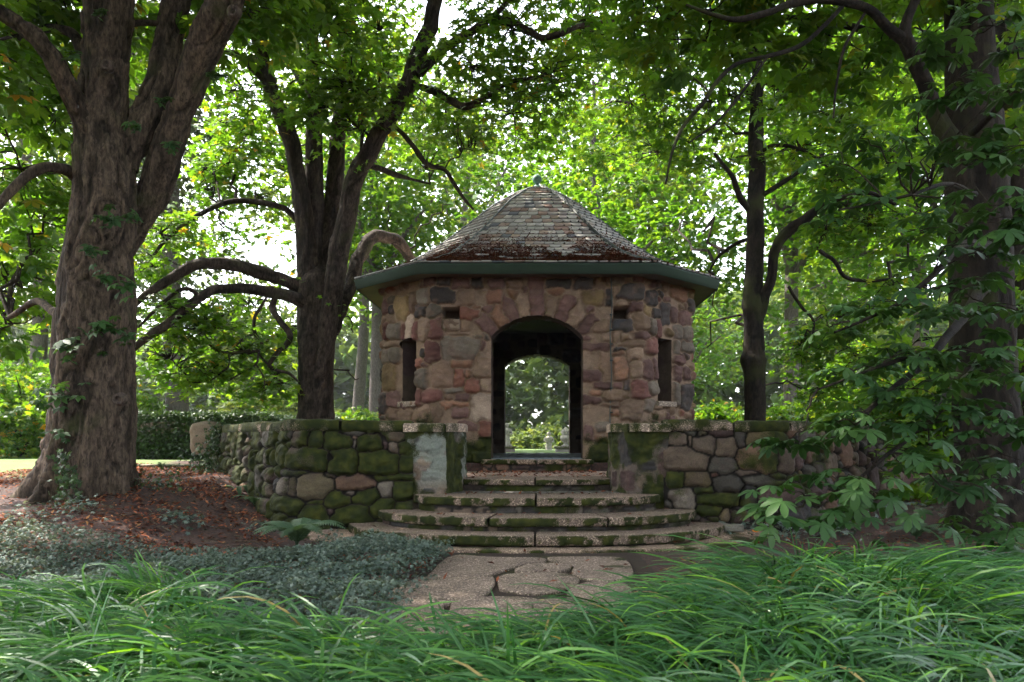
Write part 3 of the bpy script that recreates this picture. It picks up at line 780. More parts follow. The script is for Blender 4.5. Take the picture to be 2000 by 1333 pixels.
# hip flashings: thin dark strips
g = Geo()
for k in range(8):
    pts = np.array([[ring[k][0] * t, CY + ring[k][1] * t, np.interp(t, RT, RZ) + .020, .021] for t in np.linspace(.03, .995, 18)])
    v, f = tube(pts, .1, 6); g.add(v, f)
obj("hip_flashing", g.mesh("hip_flashing", True), M["cable"], roof)
# fascia swept round the eave, soffit ring to the wall
def ring_at(o): return octa(APE + o, HFE + o * .414)[:-1][1:]
ez = RZ[-1] - .015; fz0 = 2.635 + 1.15
sec = [(-.04, ez), (.012, ez), (.012, ez - .02), (-.006, ez - .045), (-.006, ez - .10), (-.022, ez - .115), (-.022, fz0), (-.05, fz0)]
g = Geo(); V = []; 
for (o, z) in sec:
    for c in ring_at(o): V.append((c[0], c[1], z))
ns = len(sec); i = np.arange(ns - 1)[:, None]; j = np.arange(8)[None]
g.add(V, np.stack([i * 8 + j, i * 8 + (j + 1) % 8, (i + 1) * 8 + (j + 1) % 8, (i + 1) * 8 + j], -1).reshape(-1, 4))
obj("fascia", g.mesh("fascia"), M["fascia"], root)
g = Geo(); A = np.array([(c[0], c[1], fz0 + .02) for c in ring_at(-.03)]); B = np.array([(c[0], c[1], fz0 + .035) for c in octa(XW - .03, AW - .01)[:-1][1:]])
g.add(np.vstack([A, B]), np.array([[j, (j + 1) % 8, 8 + (j + 1) % 8, 8 + j] for j in range(8)]))
obj("soffit", g.mesh("soffit"), M["soffit"], root)
# finial: lathe
def lathe(prof, cx, cy, n=28):
    th = np.arange(n) / n * 2 * math.pi; V = [(cx + r * math.cos(t), cy + r * math.sin(t), z) for (r, z) in prof for t in th]
    m = len(prof); i = np.arange(m - 1)[:, None]; j = np.arange(n)[None]
    return np.array(V), np.stack([i * n + j, i * n + (j + 1) % n, (i + 1) * n + (j + 1) % n, (i + 1) * n + j], -1).reshape(-1, 4)
zt = RZ[0]
fp = [(.14, zt - .05), (.135, zt), (.09, zt + .02), (.07, zt + .035), (.045, zt + .06), (.04, zt + .085)] + [(.095 * math.sin(a), zt + .175 - .095 * math.cos(a)) for a in np.linspace(.42, math.pi - .02, 14)] + [(.012, zt + .275), (.001, zt + .31)]
v, f = lathe(fp, 0, CY); g = Geo(); g.add(v, f); obj("finial", g.mesh("finial", True), M["copper"], root)
# lightning cable down the front hip and the wall
g = Geo(); cxu = (1193 - VX) * D0 / F
hip = [[ring[4][0] * t, CY + ring[4][1] * t - .02, np.interp(t, RT, RZ) + .045, .009] for t in np.linspace(.04, .99, 16)] if True else []
v, f = tube(np.array(hip), .05, 6); g.add(v, f)
pts = [[cxu, D0 - .06, 3.80, .009], [cxu + .01, D0 - .085, 3.3, .009], [cxu - .02, D0 - .08, 2.9, .009], [cxu + .0, D0 - .08, 2.2, .009], [cxu - .02, D0 - .07, 1.5, .009], [cxu + .02, D0 - .10, 1.0, .009], [cxu, D0 - .1, .55, .009]]
v, f = tube(np.array(pts), .05, 8); g.add(v, f)
for z in (3.2, 2.95, 2.72, 2.45, 2.0, 1.6, 1.2): 
    v, f = box_vf(cxu - .022, cxu + .022, D0 - .10, D0 - .01, z - .01, z + .01); g.add(v, f)
obj("lightning_cable", g.mesh("lightning_cable", True), M["cable"], root)

# dead needles and leaves lying on the roof
def flakes(n, pos, size, rg, flat=.35, k=4):
    """small bent leaf flakes at the points"""
    az = rg.uniform(0, 2 * math.pi, n); tl = rg.normal(0, flat, (n, 2)); s = rg.uniform(.55, 1.3, n) * size
    t = np.array([[-1, 0, .0], [0, -.38, .18], [1, 0, .05], [0, .38, .12]], float)
    V = t[None] * s[:, None, None]
    ca, sa = np.cos(az), np.sin(az)
    x = V[..., 0] * ca[:, None] - V[..., 1] * sa[:, None]; y = V[..., 0] * sa[:, None] + V[..., 1] * ca[:, None]
    z = V[..., 2] + x * tl[:, :1] + y * tl[:, 1:]
    V = np.stack([x, y, z], -1) + pos[:, None]
    return V.reshape(-1, 3), np.arange(n * 4).reshape(-1, 4), np.repeat(rg.random(n), 4)
rgl = np.random.default_rng(6); pos = []
for k, n in ((2, 5000), (3, 19000), (4, 3500), (1, 900), (5, 900)):
    t = 1 - np.abs(rgl.normal(0, .15, n)) - .005; s = rgl.uniform(.02, .98, n); t = np.where(rgl.random(n) < .35, 1 - rgl.random(n) * .5 * (.4 + .6 * rgl.random(n)), t)
    if k in (2, 4): s = 1 - np.abs(rgl.normal(0, .35, n)) if k == 2 else np.abs(rgl.normal(0, .35, n))
    keepm = (t > .45) & (s > 0) & (s < 1)
    for a, b in zip(t[keepm], s[keepm]):
        pos.append(roof_pt(a, k, b, .02))
pos = np.array(pos); nn_ = fbm(pos * [2.2, 4, 4], 4, 3); tpar = np.abs(pos[:, 1] - CY)
pos = pos[nn_ > .36 + .0 * tpar]; pos[:, 2] += rgl.uniform(0, .02, len(pos))
v, f, r_ = flakes(len(pos), pos, .026, rgl, .3)
obj("leaf_litter", mesh("roof_litter", v, f, {"rnd": r_ * .46}), M["litter"], kind="stuff", label="reddish brown dead leaves and needles lying along the slate eave", cat="dead leaves")

# ------------------------------------------------------------------ garden walls and gate piers
GT = EYE + .207      # top of coping
def moss_wall(seed, bias):
    def fn(pu, pv, sm, sdf, h):
        n = fbm(np.stack([pu * 3.3, pv * 3.3, pu * 0 + seed], -1), 51 + seed, 4)
        n2 = fbm(np.stack([pu * 1.1, pv * 1.1, pu * 0 + seed], -1), 91 + seed, 2)
        b = np.where(sm < 0, bias, sm)
        m = .5 + (n - .52) * 2.6 + (b - .5) * 1.5 + (n2 - .5) * .8
        m = np.where(sm == 0, 0, m); m = np.where(sm >= .8, np.maximum(m, .55 + (n - .4) * 1.5), m)
        return np.clip(m, 0, 1) * sstep(.000, .004, sdf)
    return fn
def wall_crop(lst, ox, oy, sc, d, x_to_u):
    out = []
    for it in lst:
        x0, y0, x1, y1, c, mv = it
        px0, px1, py0, py1 = ox + x0 / sc, ox + x1 / sc, oy + y0 / sc, oy + y1 / sc
        a = (px0 - VX) * d / F; b = (px1 - VX) * d / F; za = EYE + (VY - py0) * d / F; zb = EYE + (VY - py1) * d / F
        ua, ub = x_to_u(a), x_to_u(b)
        out.append((( ua + ub) / 2, (za + zb) / 2, abs(ub - ua) / 2 * .98, abs(za - zb) / 2 * .98, float(R0.normal(0, .07)), float(R0.uniform(2.2, 3.4)), c, mv))
    return out
LWL = [(270,165,410,315,'B',.8),(395,170,560,340,'B',.55),(545,180,820,345,'B',.85),(860,195,1110,375,'B',.8),(1155,190,1320,265,'B',.9),(210,315,580,560,'T',.5),(590,335,880,600,'B',1),
(885,355,1275,600,'B',.85),(1280,255,1400,385,'B',1),(1285,400,1400,570,'B',.95),(1165,270,1268,375,'T',.25),(1112,245,1158,330,'P',0),(800,210,862,250,'O',0),(820,258,858,320,'L',0),(760,165,940,208,'G',.3),
(310,570,650,835,(.26,.20,.12),0),(655,590,1030,740,'O',0),(1090,640,1225,810,'L',.2),(1030,600,1400,640,'B',.9),(1235,650,1400,830,'B',1),(170,530,420,600,'K',.3),(560,570,660,620,'P',.1),
(130,610,255,800,'L',.5),(262,640,325,800,'B',.4),(565,750,800,920,'B',1),(860,745,1090,870,'B',.95),(730,755,850,790,'L',0),(60,805,350,970,'B',1),(395,880,590,1040,'B',1),
(665,885,1000,1080,'B',1),(1010,820,1230,1000,'B',.95),(590,920,662,975,'P',0),(450,815,562,870,'B',1),(590,385,680,470,'P',0)]
LWR = [(585,190,765,305,'T',.2),(770,205,805,310,'B',0),(805,205,1030,395,'T',.1),(1038,215,1235,410,'B',.2),(1215,170,1310,300,'G',0),(975,150,1140,210,'P',0),(560,305,970,540,'B',.12),
(970,405,1215,570,'G',.35),(1220,300,1580,540,'O',.35),(1330,180,1700,300,'Y',.6),(1600,325,1760,550,'T',0),(755,540,985,690,'Y',.1),(1000,590,1260,735,'G',.2),(590,545,720,700,'B',.9),
(840,695,1000,745,'B',1),(1220,550,1380,600,'T',0),(1280,605,1640,675,'G',.3),(1420,680,1810,860,'P',.1),(1255,700,1415,890,'K',.45),(850,755,1230,865,'B',.85),(620,710,830,900,'L',.3),
(1050,915,1160,1010,'Y',0),(1165,895,1320,1040,'P',.2),(1365,905,1505,1005,'Y',0),(1100,1045,1300,1105,'G',0),(870,880,1045,960,'B',1),(985,550,1060,600,'R',0),(1240,865,1350,895,'K',0)]

def coping(parent, pts, cuts, seed, mossy, over=.06, thick=.105, width=.50):
    """stone coping slabs along a path, real joints between them, a cushion of moss on top"""
    p, nr, s = poly_path(pts, smooth=.10, step=.02)
    for a, b in zip(cuts[:-1], cuts[1:]):
        ss = np.arange(a + .008, b - .008, .018); ss = ss[(ss >= 0) & (ss <= s[-1])]
        if len(ss) < 4: continue
        X = np.stack([np.interp(ss, s, p[:, 0]), np.interp(ss, s, p[:, 1])], -1); NN = np.stack([np.interp(ss, s, nr[:, 0]), np.interp(ss, s, nr[:, 1])], -1); NN /= np.linalg.norm(NN, axis=1)[:, None]
        sec = [(over - .05, -thick), (over - .02, -thick), (over - .005, -thick + .02), (over, -thick * .7), (over, -thick * .4), (over - .006, -.02), (over - .02, -.004), (over - .05, 0), (over - .10, .002), (over - .2, .004), (over - .35, .003), (over - width, 0), (over - width, -thick)]
        V = []; n = len(sec)
        for i in range(len(ss)):
            for (o, z) in sec: V.append((*(X[i] + NN[i] * o), GT + z))
        V = np.array(V)
        e = np.minimum(np.arange(len(ss)), np.arange(len(ss))[::-1]); pinch = np.repeat(np.clip(1 - e / 2.5, 0, 1), n)
        q = fbm(V * 9, seed, 4) - .5; q2 = fbm(V * 2.2, seed + 1, 3)
        up = np.tile(np.array([0, .1, .3, .4, .5, .8, 1, 1, 1, 1, 1, 1, 0]), len(ss))
        m = np.clip(.5 + (q2 - .5) * 1.8 + mossy + q * .8 + up * .15, 0, 1)
        NNr = np.repeat(NN, n, 0)
        V[:, :2] += NNr * (q * .02 - pinch * .012)[:, None]
        V[:, 2] += q * .012 + sstep(.45, .75, m) * up * (.022 + .03 * fbm(V * 6, seed + 4, 2)) - pinch * up * .010
        V[:, 2] += .010 * math.sin(seed * 2.1 + a * 3)
        col = np.array((.27, .21, .175)) * (.6 + .8 * fbm(V * 20, seed + 3, 3))[:, None]
        ends = [np.arange(n)[None, ::-1], (np.arange(n) + (len(ss) - 1) * n)[None]]
        me = mesh("coping_slab", V, [grid_faces(len(ss), n)] + ends, {"Col": col, "moss": m}, smooth=True)
        obj("coping_slab", me, M["aggregate"], parent)
        seed += 3

def garden_wall(name, label, pts, lst, ox, oy, sc, seed, bias, cuts, cmoss, x0side):
    p, nr, s = poly_path(pts, smooth=.10)
    order = p[:, 0]
    def x2u(x):
        o = np.argsort(order); return float(np.interp(x, order[o], s[o]))
    fx = wall_crop(lst, ox, oy, sc, 9.28, x2u)
    rg = np.random.default_rng(seed)
    stn = pack(0, s[-1], -.1, GT - .12, fx, [(.42, .30, 26), (.28, .22, 60), (.2, .15, 120), (.12, .09, 260), (.07, .05, 260)], rg, gap=.006, cols="BGTPYKBGO", tries=120)
    root = thing(name, label, "garden wall", (pts[1][0], pts[1][1], gzs(pts[1][0], pts[1][1] - .3)))
    v, f, c, mo = sheet(p, nr, -.12, GT - .09, .0145, stn, depth=.095, edge=.040, mortar=(.030, .022, .017), seed=seed, batter=.12, moss_fn=moss_wall(seed, bias), grow=.045, warp=.032, joint=.005, gapdark=.45)
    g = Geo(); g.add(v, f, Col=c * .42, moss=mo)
    # back and top filling
    q = p - nr * .42
    n = len(p); top = np.vstack([np.c_[p + nr * .0, np.full(n, GT - .09)], np.c_[q, np.full(n, GT - .09)], np.c_[q, np.full(n, 0.2)]])
    i = np.arange(n - 1); f2 = np.vstack([np.stack([i, i + 1, n + i + 1, n + i], -1), np.stack([n + i, n + i + 1, 2 * n + i + 1, 2 * n + i], -1)])
    g.add(top, f2, Col=(.12, .09, .07), moss=.3)
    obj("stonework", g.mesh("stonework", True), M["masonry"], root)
    coping(root, pts, cuts, seed + 50, cmoss)
    return root

LPTS = [(-5.25, 12.55), (-4.15, 11.05), (-2.98, 9.42), (-2.80, 9.33), (-1.52, 9.45)]
_, _, sl = poly_path(LPTS)
LL = sl[-1]
garden_wall("garden_wall", "mossy dry stone garden wall left of the steps with a thick green coping", LPTS, LWL, 520, 810, 5.0, 101, .72, [0, .55, 1.5, 2.6, 3.55, LL - .87, LL], .34, -1)
RPTS = [(1.55, 9.45), (2.86, 9.33), (3.04, 9.42), (4.35, 10.85), (5.75, 12.35)]
_, _, sr_ = poly_path(RPTS); RL = sr_[-1]
garden_wall("garden_wall", "boulder garden wall right of the steps, bare pink stones behind hanging leaves", RPTS, LWR, 1190, 810, 4.878, 202, .32, [0, .85, 1.6, 2.5, 3.4, 4.3, RL], .12, 1)

def pier(label, pts, seed, lichen):
    """pts: plan polygon corners, front-left ... travelled so that the outside is on the right hand"""
    root = thing("gate_pier", label, "gate pier", (np.mean([p[0] for p in pts]), pts[1][1], .3), group="piers beside the steps")
    p, nr, s = poly_path(pts, smooth=.03)
    rg = np.random.default_rng(seed)
    stn = pack(0, s[-1], .0, GT - .1, [], [(.40, .5, 8), (.3, .3, 14), (.2, .2, 30), (.1, .1, 50)], rg, gap=.01, cols="BTPGK")
    def mf(pu, pv, sm, sdf, h):
        n = fbm(np.stack([pu * 4, pv * 3, pu * 0 + seed], -1), seed, 4)
        return np.clip(.62 + (n - .5) * 3.0 - lichen * sstep(.52, .72, pv) * sstep(GT - .1, GT - .25, pv) * .75 * (pu > pts_u[0]) * (pu < pts_u[1]), 0, 1)
    pts_u = (s[-1] * 0 + np.linalg.norm(np.array(pts[1]) - pts[0]) * (1 if lichen else 0), np.linalg.norm(np.array(pts[1]) - pts[0]) + np.linalg.norm(np.array(pts[2]) - pts[1]))
    v, f, c, mo = sheet(p, nr, .1, GT - .09, .0145, stn, depth=.018, edge=.015, mortar=(.22, .17, .14), seed=seed, moss_fn=mf, grow=.02, warp=.04)
    if lichen:
        li = sstep(.32, .46, fbm(v * 6, 77, 4)) * sstep(.5, .75, v[:, 2])
        c = c * (1 - li[:, None] * .85) + np.array((.25, .27, .235)) * li[:, None] * .85
    g = Geo(); g.add(v, f, Col=c * (.75 if lichen else .50), moss=mo)
    obj("shaft", g.mesh("shaft", True), M["masonry"], root)
    # cap slab
    a = np.array(pts[:-1] if pts[0] == pts[-1] else pts); cen = a.mean(0)
    return root, cen
# left pier: front face and splayed inner face
def pier_full(sgn, label, seed, lichen):
    fl = [(-1.60, 9.39), (-1.115, 9.39), (-.965, 9.80), (-.965, 10.35), (-1.60, 10.35)]
    if sgn > 0: fl = [(-x, y) for x, y in fl][::-1]; fl = fl
    pts = fl + [fl[0]]
    if sgn < 0: pts = [fl[4], fl[0], fl[1], fl[2], fl[3], fl[4]]
    else: pts = [fl[0], fl[1], fl[2], fl[3], fl[4], fl[0]]
    root, cen = pier(label, pts, seed, lichen)
    # cap in two slabs
    ring = np.array(fl); cen = ring.mean(0)
    for part in (0, 1):
        if sgn < 0: sub = [fl[0], fl[1], (fl[1][0], 10.35), fl[4]] if part == 0 else [fl[1], fl[2], fl[3], (fl[1][0], 10.35)]
        else:
            L_ = [(-x, y) for x, y in fl[::-1]]
            sub = [L_[0], L_[1], (L_[1][0], 10.35), L_[4]] if part == 0 else [L_[1], L_[2], L_[3], (L_[1][0], 10.35)]
            sub = [(-x, y) for x, y in sub][::-1]
        q = np.array(sub, float); c0 = q.mean(0); e = np.array([.0, 0])
        # subdivide outline and offset outward a little
        out = []
        for a, b in zip(q, np.roll(q, -1, 0)):
            for t in np.arange(0, 1, .06): out.append(a + (b - a) * t)
        out = np.array(out); d = out - cen; d /= np.linalg.norm(d, axis=1)[:, None]
        o2 = out + d * .055
        # keep the shared joint straight
        jx = fl[1][0] if sgn < 0 else -L_[1][0]
        near = np.abs(out[:, 0] - jx) < .004
        o2[near, 0] = jx + (np.sign(c0[0] - jx)) * .006
        rings = [(0, -.105, 1), (0, -.09, 1.0), (.0, -.03, 1.0), (-.01, -.006, 1.0), (-.03, 0, 1), (-.12, .004, 1), (-.2, .004, 1)]
        V = []
        for (sh, z, _) in rings:
            w_ = o2 + (c0 - o2) * (min(.95, abs(sh) * 3.0))
            for a in w_: V.append((a[0], a[1], GT + z))
        V.append((c0[0], c0[1], GT + .004)); V = np.array(V); n = len(out)
        q_ = fbm(V * 10, seed + part, 4) - .5; V[:, :2] += (q_ * .018)[:, None] * np.sign(V[:, :2] - c0); V[:, 2] += q_ * .012
        m = np.clip(.45 + q_ * 1.6 + (fbm(V * 3, seed + 9, 2) - .5) * 1.5, 0, 1)
        i = np.arange(len(rings) - 1)[:, None]; j = np.arange(n)[None]
        f = np.stack([i * n + j, i * n + (j + 1) % n, (i + 1) * n + (j + 1) % n, (i + 1) * n + j], -1).reshape(-1, 4)
        k = (len(rings) - 1) * n; tri = np.stack([k + np.arange(n), k + (np.arange(n) + 1) % n, np.full(n, len(V) - 1)], -1)
        col = np.array((.34, .27, .225)) * (.6 + .8 * fbm(V * 20, seed + 3, 3))[:, None]
        obj("cap_slab", mesh("cap_slab", V, [f, tri], {"Col": col, "moss": m}, smooth=True), M["aggregate"], root)
pier_full(-1, "stone pier left of the steps, front face pale with grey lichen", 301, 1.0)
pier_full(1, "dark mossy stone pier right of the steps", 302, 0.0)

# ------------------------------------------------------------------ steps
steps = thing("stone_steps", "curved mossy stone steps climbing between the two piers to the arched doorway", "steps", (0, 7.95, 0))
def ellipse_path(a, b, cy, y_end, n=160):
    """front half of a rounded outline from left end to right end (outside on the right hand)"""
    t = np.linspace(math.pi, 2 * math.pi, n); e = 2.25
    x = a * np.sign(np.cos(t)) * np.abs(np.cos(t)) ** (2 / e); y = cy + b * np.sign(np.sin(t)) * np.abs(np.sin(t)) ** (2 / e)
    p = np.stack([x, y], -1); return p[p[:, 1] <= y_end + 1e-6]
def slab(path, z, thick, depth, cuts, seed, mossy, sag=0.0, flat_top_moss=0.10, colr=(.205, .158, .130)):
    p, nr, s = poly_path(path, smooth=.12, step=.02)
    if len(cuts) == 0: cuts = [0, s[-1]]
    mid = s[-1] / 2
    cuts = [0] + [mid + c for c in cuts] + [s[-1]]
    for a, b in zip(cuts[:-1], cuts[1:]):
        ss = np.arange(a + .007, b - .007, .016)
        if len(ss) < 3: continue
        X = np.stack([np.interp(ss, s, p[:, 0]), np.interp(ss, s, p[:, 1])], -1); NN = np.stack([np.interp(ss, s, nr[:, 0]), np.interp(ss, s, nr[:, 1])], -1); NN /= np.linalg.norm(NN, axis=1)[:, None]
        sec = [(-.08, -thick), (-.015, -thick), (-.004, -thick + .008), (0, -thick * .75), (0, -thick * .5), (0, -thick * .25), (-.004, -.010), (-.015, -.002), (-.04, 0), (-.09, 0), (-.15, 0), (-.22, 0), (-.3, 0), (-.4, 0)]
        if depth > .45: sec += [(-.5, 0), (-.62, 0), (-.75, 0), (-.9, 0)]
        sec = [q for q in sec if -q[0] <= depth] + [(-depth, -thick)]
        n = len(sec); V = []
        for i in range(len(ss)):
            for (o, zz) in sec: V.append((*(X[i] + NN[i] * o), z + zz))
        V = np.array(V); up = np.array([1.0 if q[1] > -.005 else 0 for q in sec]); up = np.tile(up, len(ss)); oo = np.tile(np.array([q[0] for q in sec]), len(ss))
        e = np.minimum(np.arange(len(ss)), np.arange(len(ss))[::-1]); pinch = np.repeat(np.clip(1 - e / 2.0, 0, 1), n)
        q = fbm(V * 11, seed, 4) - .5; q2 = fbm(V * 2.0, seed + 1, 3) - .5
        sidek = np.repeat(np.abs(ss - mid) / mid, n)
        front = 1 - up
        m = np.clip(front * (.30 + mossy) + q2 * 1.6 + q * 3.0 + (fbm(V * 45, seed + 2, 2) - .5) * .9 + sidek * .25 * front - up * (.2 + .4 * sstep(0, .05, -oo)) + flat_top_moss * up, 0, 1)
        NNr = np.repeat(NN, n, 0)
        V[:, :2] += NNr * ((q * .018 + sstep(.5, .8, m) * .012 * front) - pinch * .010)[:, None] * (oo > -.1)[:, None]
        V[:, 2] += (q * .008 + up * sstep(.5, .8, m) * .012 - pinch * .006) * (oo > -.5)
        col = np.array(colr) * (.72 + .5 * fbm(V * 6, seed + 3, 4))[:, None]
        ends = [np.arange(n)[None, ::-1], (np.arange(n) + (len(ss) - 1) * n)[None]]
        obj("step_slab", mesh("step_slab", V, [grid_faces(len(ss), n)] + ends, {"Col": col, "moss": m}, smooth=True), M["aggregate"], steps)
        seed += 5
def riser(path, z0, z1, seed, inset=.06, cols="KBKGP"):
    p, nr, s = poly_path(path, smooth=.12, step=.03); p = p - nr * inset
    rg = np.random.default_rng(seed)
    stn = pack(0, s[-1], z0, z1, [], [(.35, .07, 30), (.2, .06, 40), (.1, .04, 60)], rg, gap=.008, cols=cols)
    def mf(pu, pv, sm, sdf, h): return np.clip(.35 + (fbm(np.stack([pu * 4, pv * 4, pu * 0], -1), seed, 3) - .5) * 2.2, 0, 1)
    v, f, c, mo = sheet(p, nr, z0, z1, .02, stn, depth=.025, edge=.02, mortar=(.03, .024, .02), seed=seed, moss_fn=mf)
    obj("riser", mesh("riser", v, f, {"Col": c * .7, "moss": mo}, smooth=True), M["masonry"], steps)
ZS = [EYE - .314, EYE - .50, EYE - .655, EYE - .836, EYE - .99]      # S0..S4 tops
TH_ = .098
s4 = ellipse_path(2.27, 1.56, 9.5, 9.36); s3 = ellipse_path(1.93, 1.25, 9.5, 9.5); s2 = ellipse_path(1.52, .80, 9.5, 9.34)
s1 = np.array([(-1.06, 9.98), (-.6, 9.79), (-.3, 9.75), (0, 9.74), (.3, 9.75), (.6, 9.79), (1.06, 9.98)])
s0 = np.array([(-.90, 12.72), (-.895, 12.30), (-.5, 12.29), (0, 12.29), (.5, 12.29), (.895, 12.30), (.90, 12.72)])
slab(s4, ZS[4], TH_ + .01, .75, [-1.72, -.02], 401, .24, colr=(.205, .158, .130))
slab(s3, ZS[3], TH_, .75, [-.52, .78], 402, .30)
slab(s2, ZS[2], TH_, .85, [-.01], 403, .25)
slab(s1, ZS[1], .075, .9, [-.02], 404, .05)
slab(s0, ZS[0], .075, .4, [], 405, .15, colr=(.29, .215, .17))
riser(s4, -.05, ZS[4] - TH_, 411); riser(s3, ZS[4] - .03, ZS[3] - TH_, 412); riser(s2, ZS[3] - .03, ZS[2] - TH_, 413)
riser(s1, ZS[2] - .03, ZS[1] - .075, 414, cols="GKG"); riser(s0, ZS[1] - .03, ZS[0] - .075, 415, inset=.05, cols="OPO")
# landing between the piers, treads' fill, pebble band
def plate(name, poly, z, mat, colr, seed, step=.05, moss=0.0, th=.06, rel=.006):
    poly = np.array(poly); x0, y0 = poly.min(0); x1, y1 = poly.max(0)
    nx = int((x1 - x0) / step) + 2; ny = int((y1 - y0) / step) + 2
    X, Y = np.meshgrid(np.linspace(x0, x1, nx), np.linspace(y0, y1, ny), indexing="ij")
    V = np.stack([X, Y, np.full_like(X, z)], -1).reshape(-1, 3); V[:, 2] += (fbm(V * 8, seed, 4) - .5) * rel * 2
    col = np.array(colr) * (.65 + .7 * fbm(V * 4, seed + 2, 4))[:, None]
    m = np.clip(moss + (fbm(V * 3, seed + 5, 4) - .5) * 2, 0, 1) * (1 if moss > -.5 else 0)
    return mesh(name, V, grid_faces(nx, ny), {"Col": col, "moss": m}, smooth=True)
obj("landing", plate("landing", [(-1.25, 10.5), (1.25, 12.62)], ZS[1] - .004, None, (.34, .25, .21), 421, .04, .15), M["aggregate"], steps)
pl_ = plate("pebble_tread", [(-1.15, 9.45), (1.15, 10.4)], ZS[2] + .004, None, (.2, .185, .165), 422, .03, .25, rel=.0)
obj("pebble_tread", pl_, None, steps)
def mat_pebble():
    m, t, b, out = nodes_of("pebbles")
    tc = N(t, "ShaderNodeTexCoord"); vo = N(t, "ShaderNodeTexVoronoi", i_Scale=24.0); t.links.new(tc.outputs["Object"], vo.inputs["Vector"])
    r = N(t, "ShaderNodeValToRGB"); e = r.color_ramp.elements; e[0].position = .25; e[0].color = (.25, .225, .195, 1); e[1].position = .62; e[1].color = (.04, .032, .026, 1)
    t.links.new(vo.outputs["Distance"], r.inputs[0]); t.links.new(r.outputs[0], b.inputs["Base Color"])
    iv = N(t, "ShaderNodeMath", operation='MULTIPLY'); iv.inputs[1].default_value = -1; t.links.new(vo.outputs["Distance"], iv.inputs[0])
    bp = N(t, "ShaderNodeBump", i_Strength=1.0, i_Distance=.02); t.links.new(iv.outputs[0], bp.inputs["Height"]); t.links.new(bp.outputs[0], b.inputs["Normal"])
    b.inputs["Roughness"].default_value = .8
    return m
pl_.materials.clear(); pl_.materials.append(mat_pebble())
core = Geo()
for (w_, y0, y1, z) in ((1.2, 9.9, 12.6, ZS[1] - .08), (1.7, 9.6, 11, ZS[2] - .12)):
    v, f = box_vf(-w_ * .8, w_ * .8, y0, y1, -.1, z); core.add(v, f)
obj("core", core.mesh("core"), M["soil"], steps)

# ------------------------------------------------------------------ path of flagstones and the apron round the steps
obj("path_bed", plate("path_bed", [(-1.02, -1.0), (1.02, 7.95)], .006, None, (.034, .022, .017), 431, .06, .1), M["masonry"], kind="structure")
ap = ellipse_path(2.85, 1.80, 9.55, 9.2)
def gp(px, py, z=.03):
    d = (EYE - z) * F / (py - VY); return ((px - VX) * d / F, d)
flag_polys = []
c7 = lambda x, y: gp(800 + x / 4, 1050 + y / 4)
flag_polys.append(([c7(*q) for q in [(330,140),(660,150),(1040,158),(1035,190),(900,205),(700,262),(560,300),(130,302)]], .030, 0))
flag_polys.append(([c7(*q) for q in [(1110,152),(1600,152),(1700,185),(1740,240),(1735,290),(1590,338),(1400,325),(1270,275),(1280,225),(1180,200),(1105,185)]], .032, .2))
flag_polys.append(([c7(*q) for q in [(830,245),(980,205),(1250,215),(1200,262),(1000,270),(830,266)]], .036, 0))
flag_polys.append(([c7(*q) for q in [(0,332),(120,306),(560,306),(660,310),(640,400),(480,470),(0,470),(-160,420)]], .030, 0))
flag_polys.append(([c7(*q) for q in [(700,300),(860,275),(1190,272),(1330,330),(1200,410),(960,430),(700,400)]], .028, .1))
flag_polys.append(([c7(*q) for q in [(1250,400),(1390,345),(1600,345),(1720,380),(1700,500),(1400,520),(1230,470)]], .03, .2))
rgp = np.random.default_rng(12)
yy = 5.45
while yy > .2:
    hh = rgp.uniform(.45, .7); x = -1.0 - rgp.uniform(0, .15)
    while x < 1.0:
        ww = rgp.uniform(.45, .95); j = lambda: rgp.uniform(-.05, .05)
        flag_polys.append(([(x + .02 + j(), yy - hh + j()), (x + ww - .02 + j(), yy - hh + j()), (x + ww + j(), yy - hh / 2 + j()), (x + ww - .02 + j(), yy - .03 + j()), (x + .02 + j(), yy - .03 + j())], .03, .1)); x += ww
    yy -= hh
fg = Geo()
def blob_slab(g, poly, top, seed, moss, colr=(.205, .163, .140)):
    poly = np.array(poly)[:, :2]
    ar = np.sum(poly[:, 0] * np.roll(poly[:, 1], -1) - poly[:, 1] * np.roll(poly[:, 0], -1))
    if ar < 0: poly = poly[::-1]
    q = catmull(np.c_[np.vstack([poly, poly[:1]]), np.zeros(len(poly) + 1)], .05)[:-1, :2]
    c = q.mean(0); n = len(q); V = []
    for (k, z) in ((1.0, -.01), (1.0, top * .5), (.992, top * .9), (.97, top), (.85, top), (.6, top), (.3, top)):
        for a in q: V.append((*(c + (a - c) * k), z))
    V.append((*c, top)); V = np.array(V); V[:, 2] += (fbm(V * 7, seed, 4) - .5) * .010; V[:, :2] += ((fbm(V * 12, seed + 1, 3) - .5) * .02)[:, None]
    i = np.arange(6)[:, None]; j = np.arange(n)[None]
    f = np.stack([i * n + j, i * n + (j + 1) % n, (i + 1) * n + (j + 1) % n, (i + 1) * n + j], -1).reshape(-1, 4)
    tri = np.stack([6 * n + np.arange(n), 6 * n + (np.arange(n) + 1) % n, np.full(n, 7 * n)], -1)
    m = np.clip(moss + (fbm(V * 5, seed + 2, 4) - .5) * 2.2 - .1, 0, 1) 
    m[:n * 2] = np.maximum(m[:n * 2], .45)
    g.add(V, [f, tri], Col=np.array(colr) * (.7 + .6 * fbm(V * 5, seed + 3, 4))[:, None], moss=m)
for k, (poly, top, ms) in enumerate(flag_polys): blob_slab(fg, poly, top, 440 + k, ms)
obj("path", fg.mesh("path", True), M["aggregate"], kind="structure")
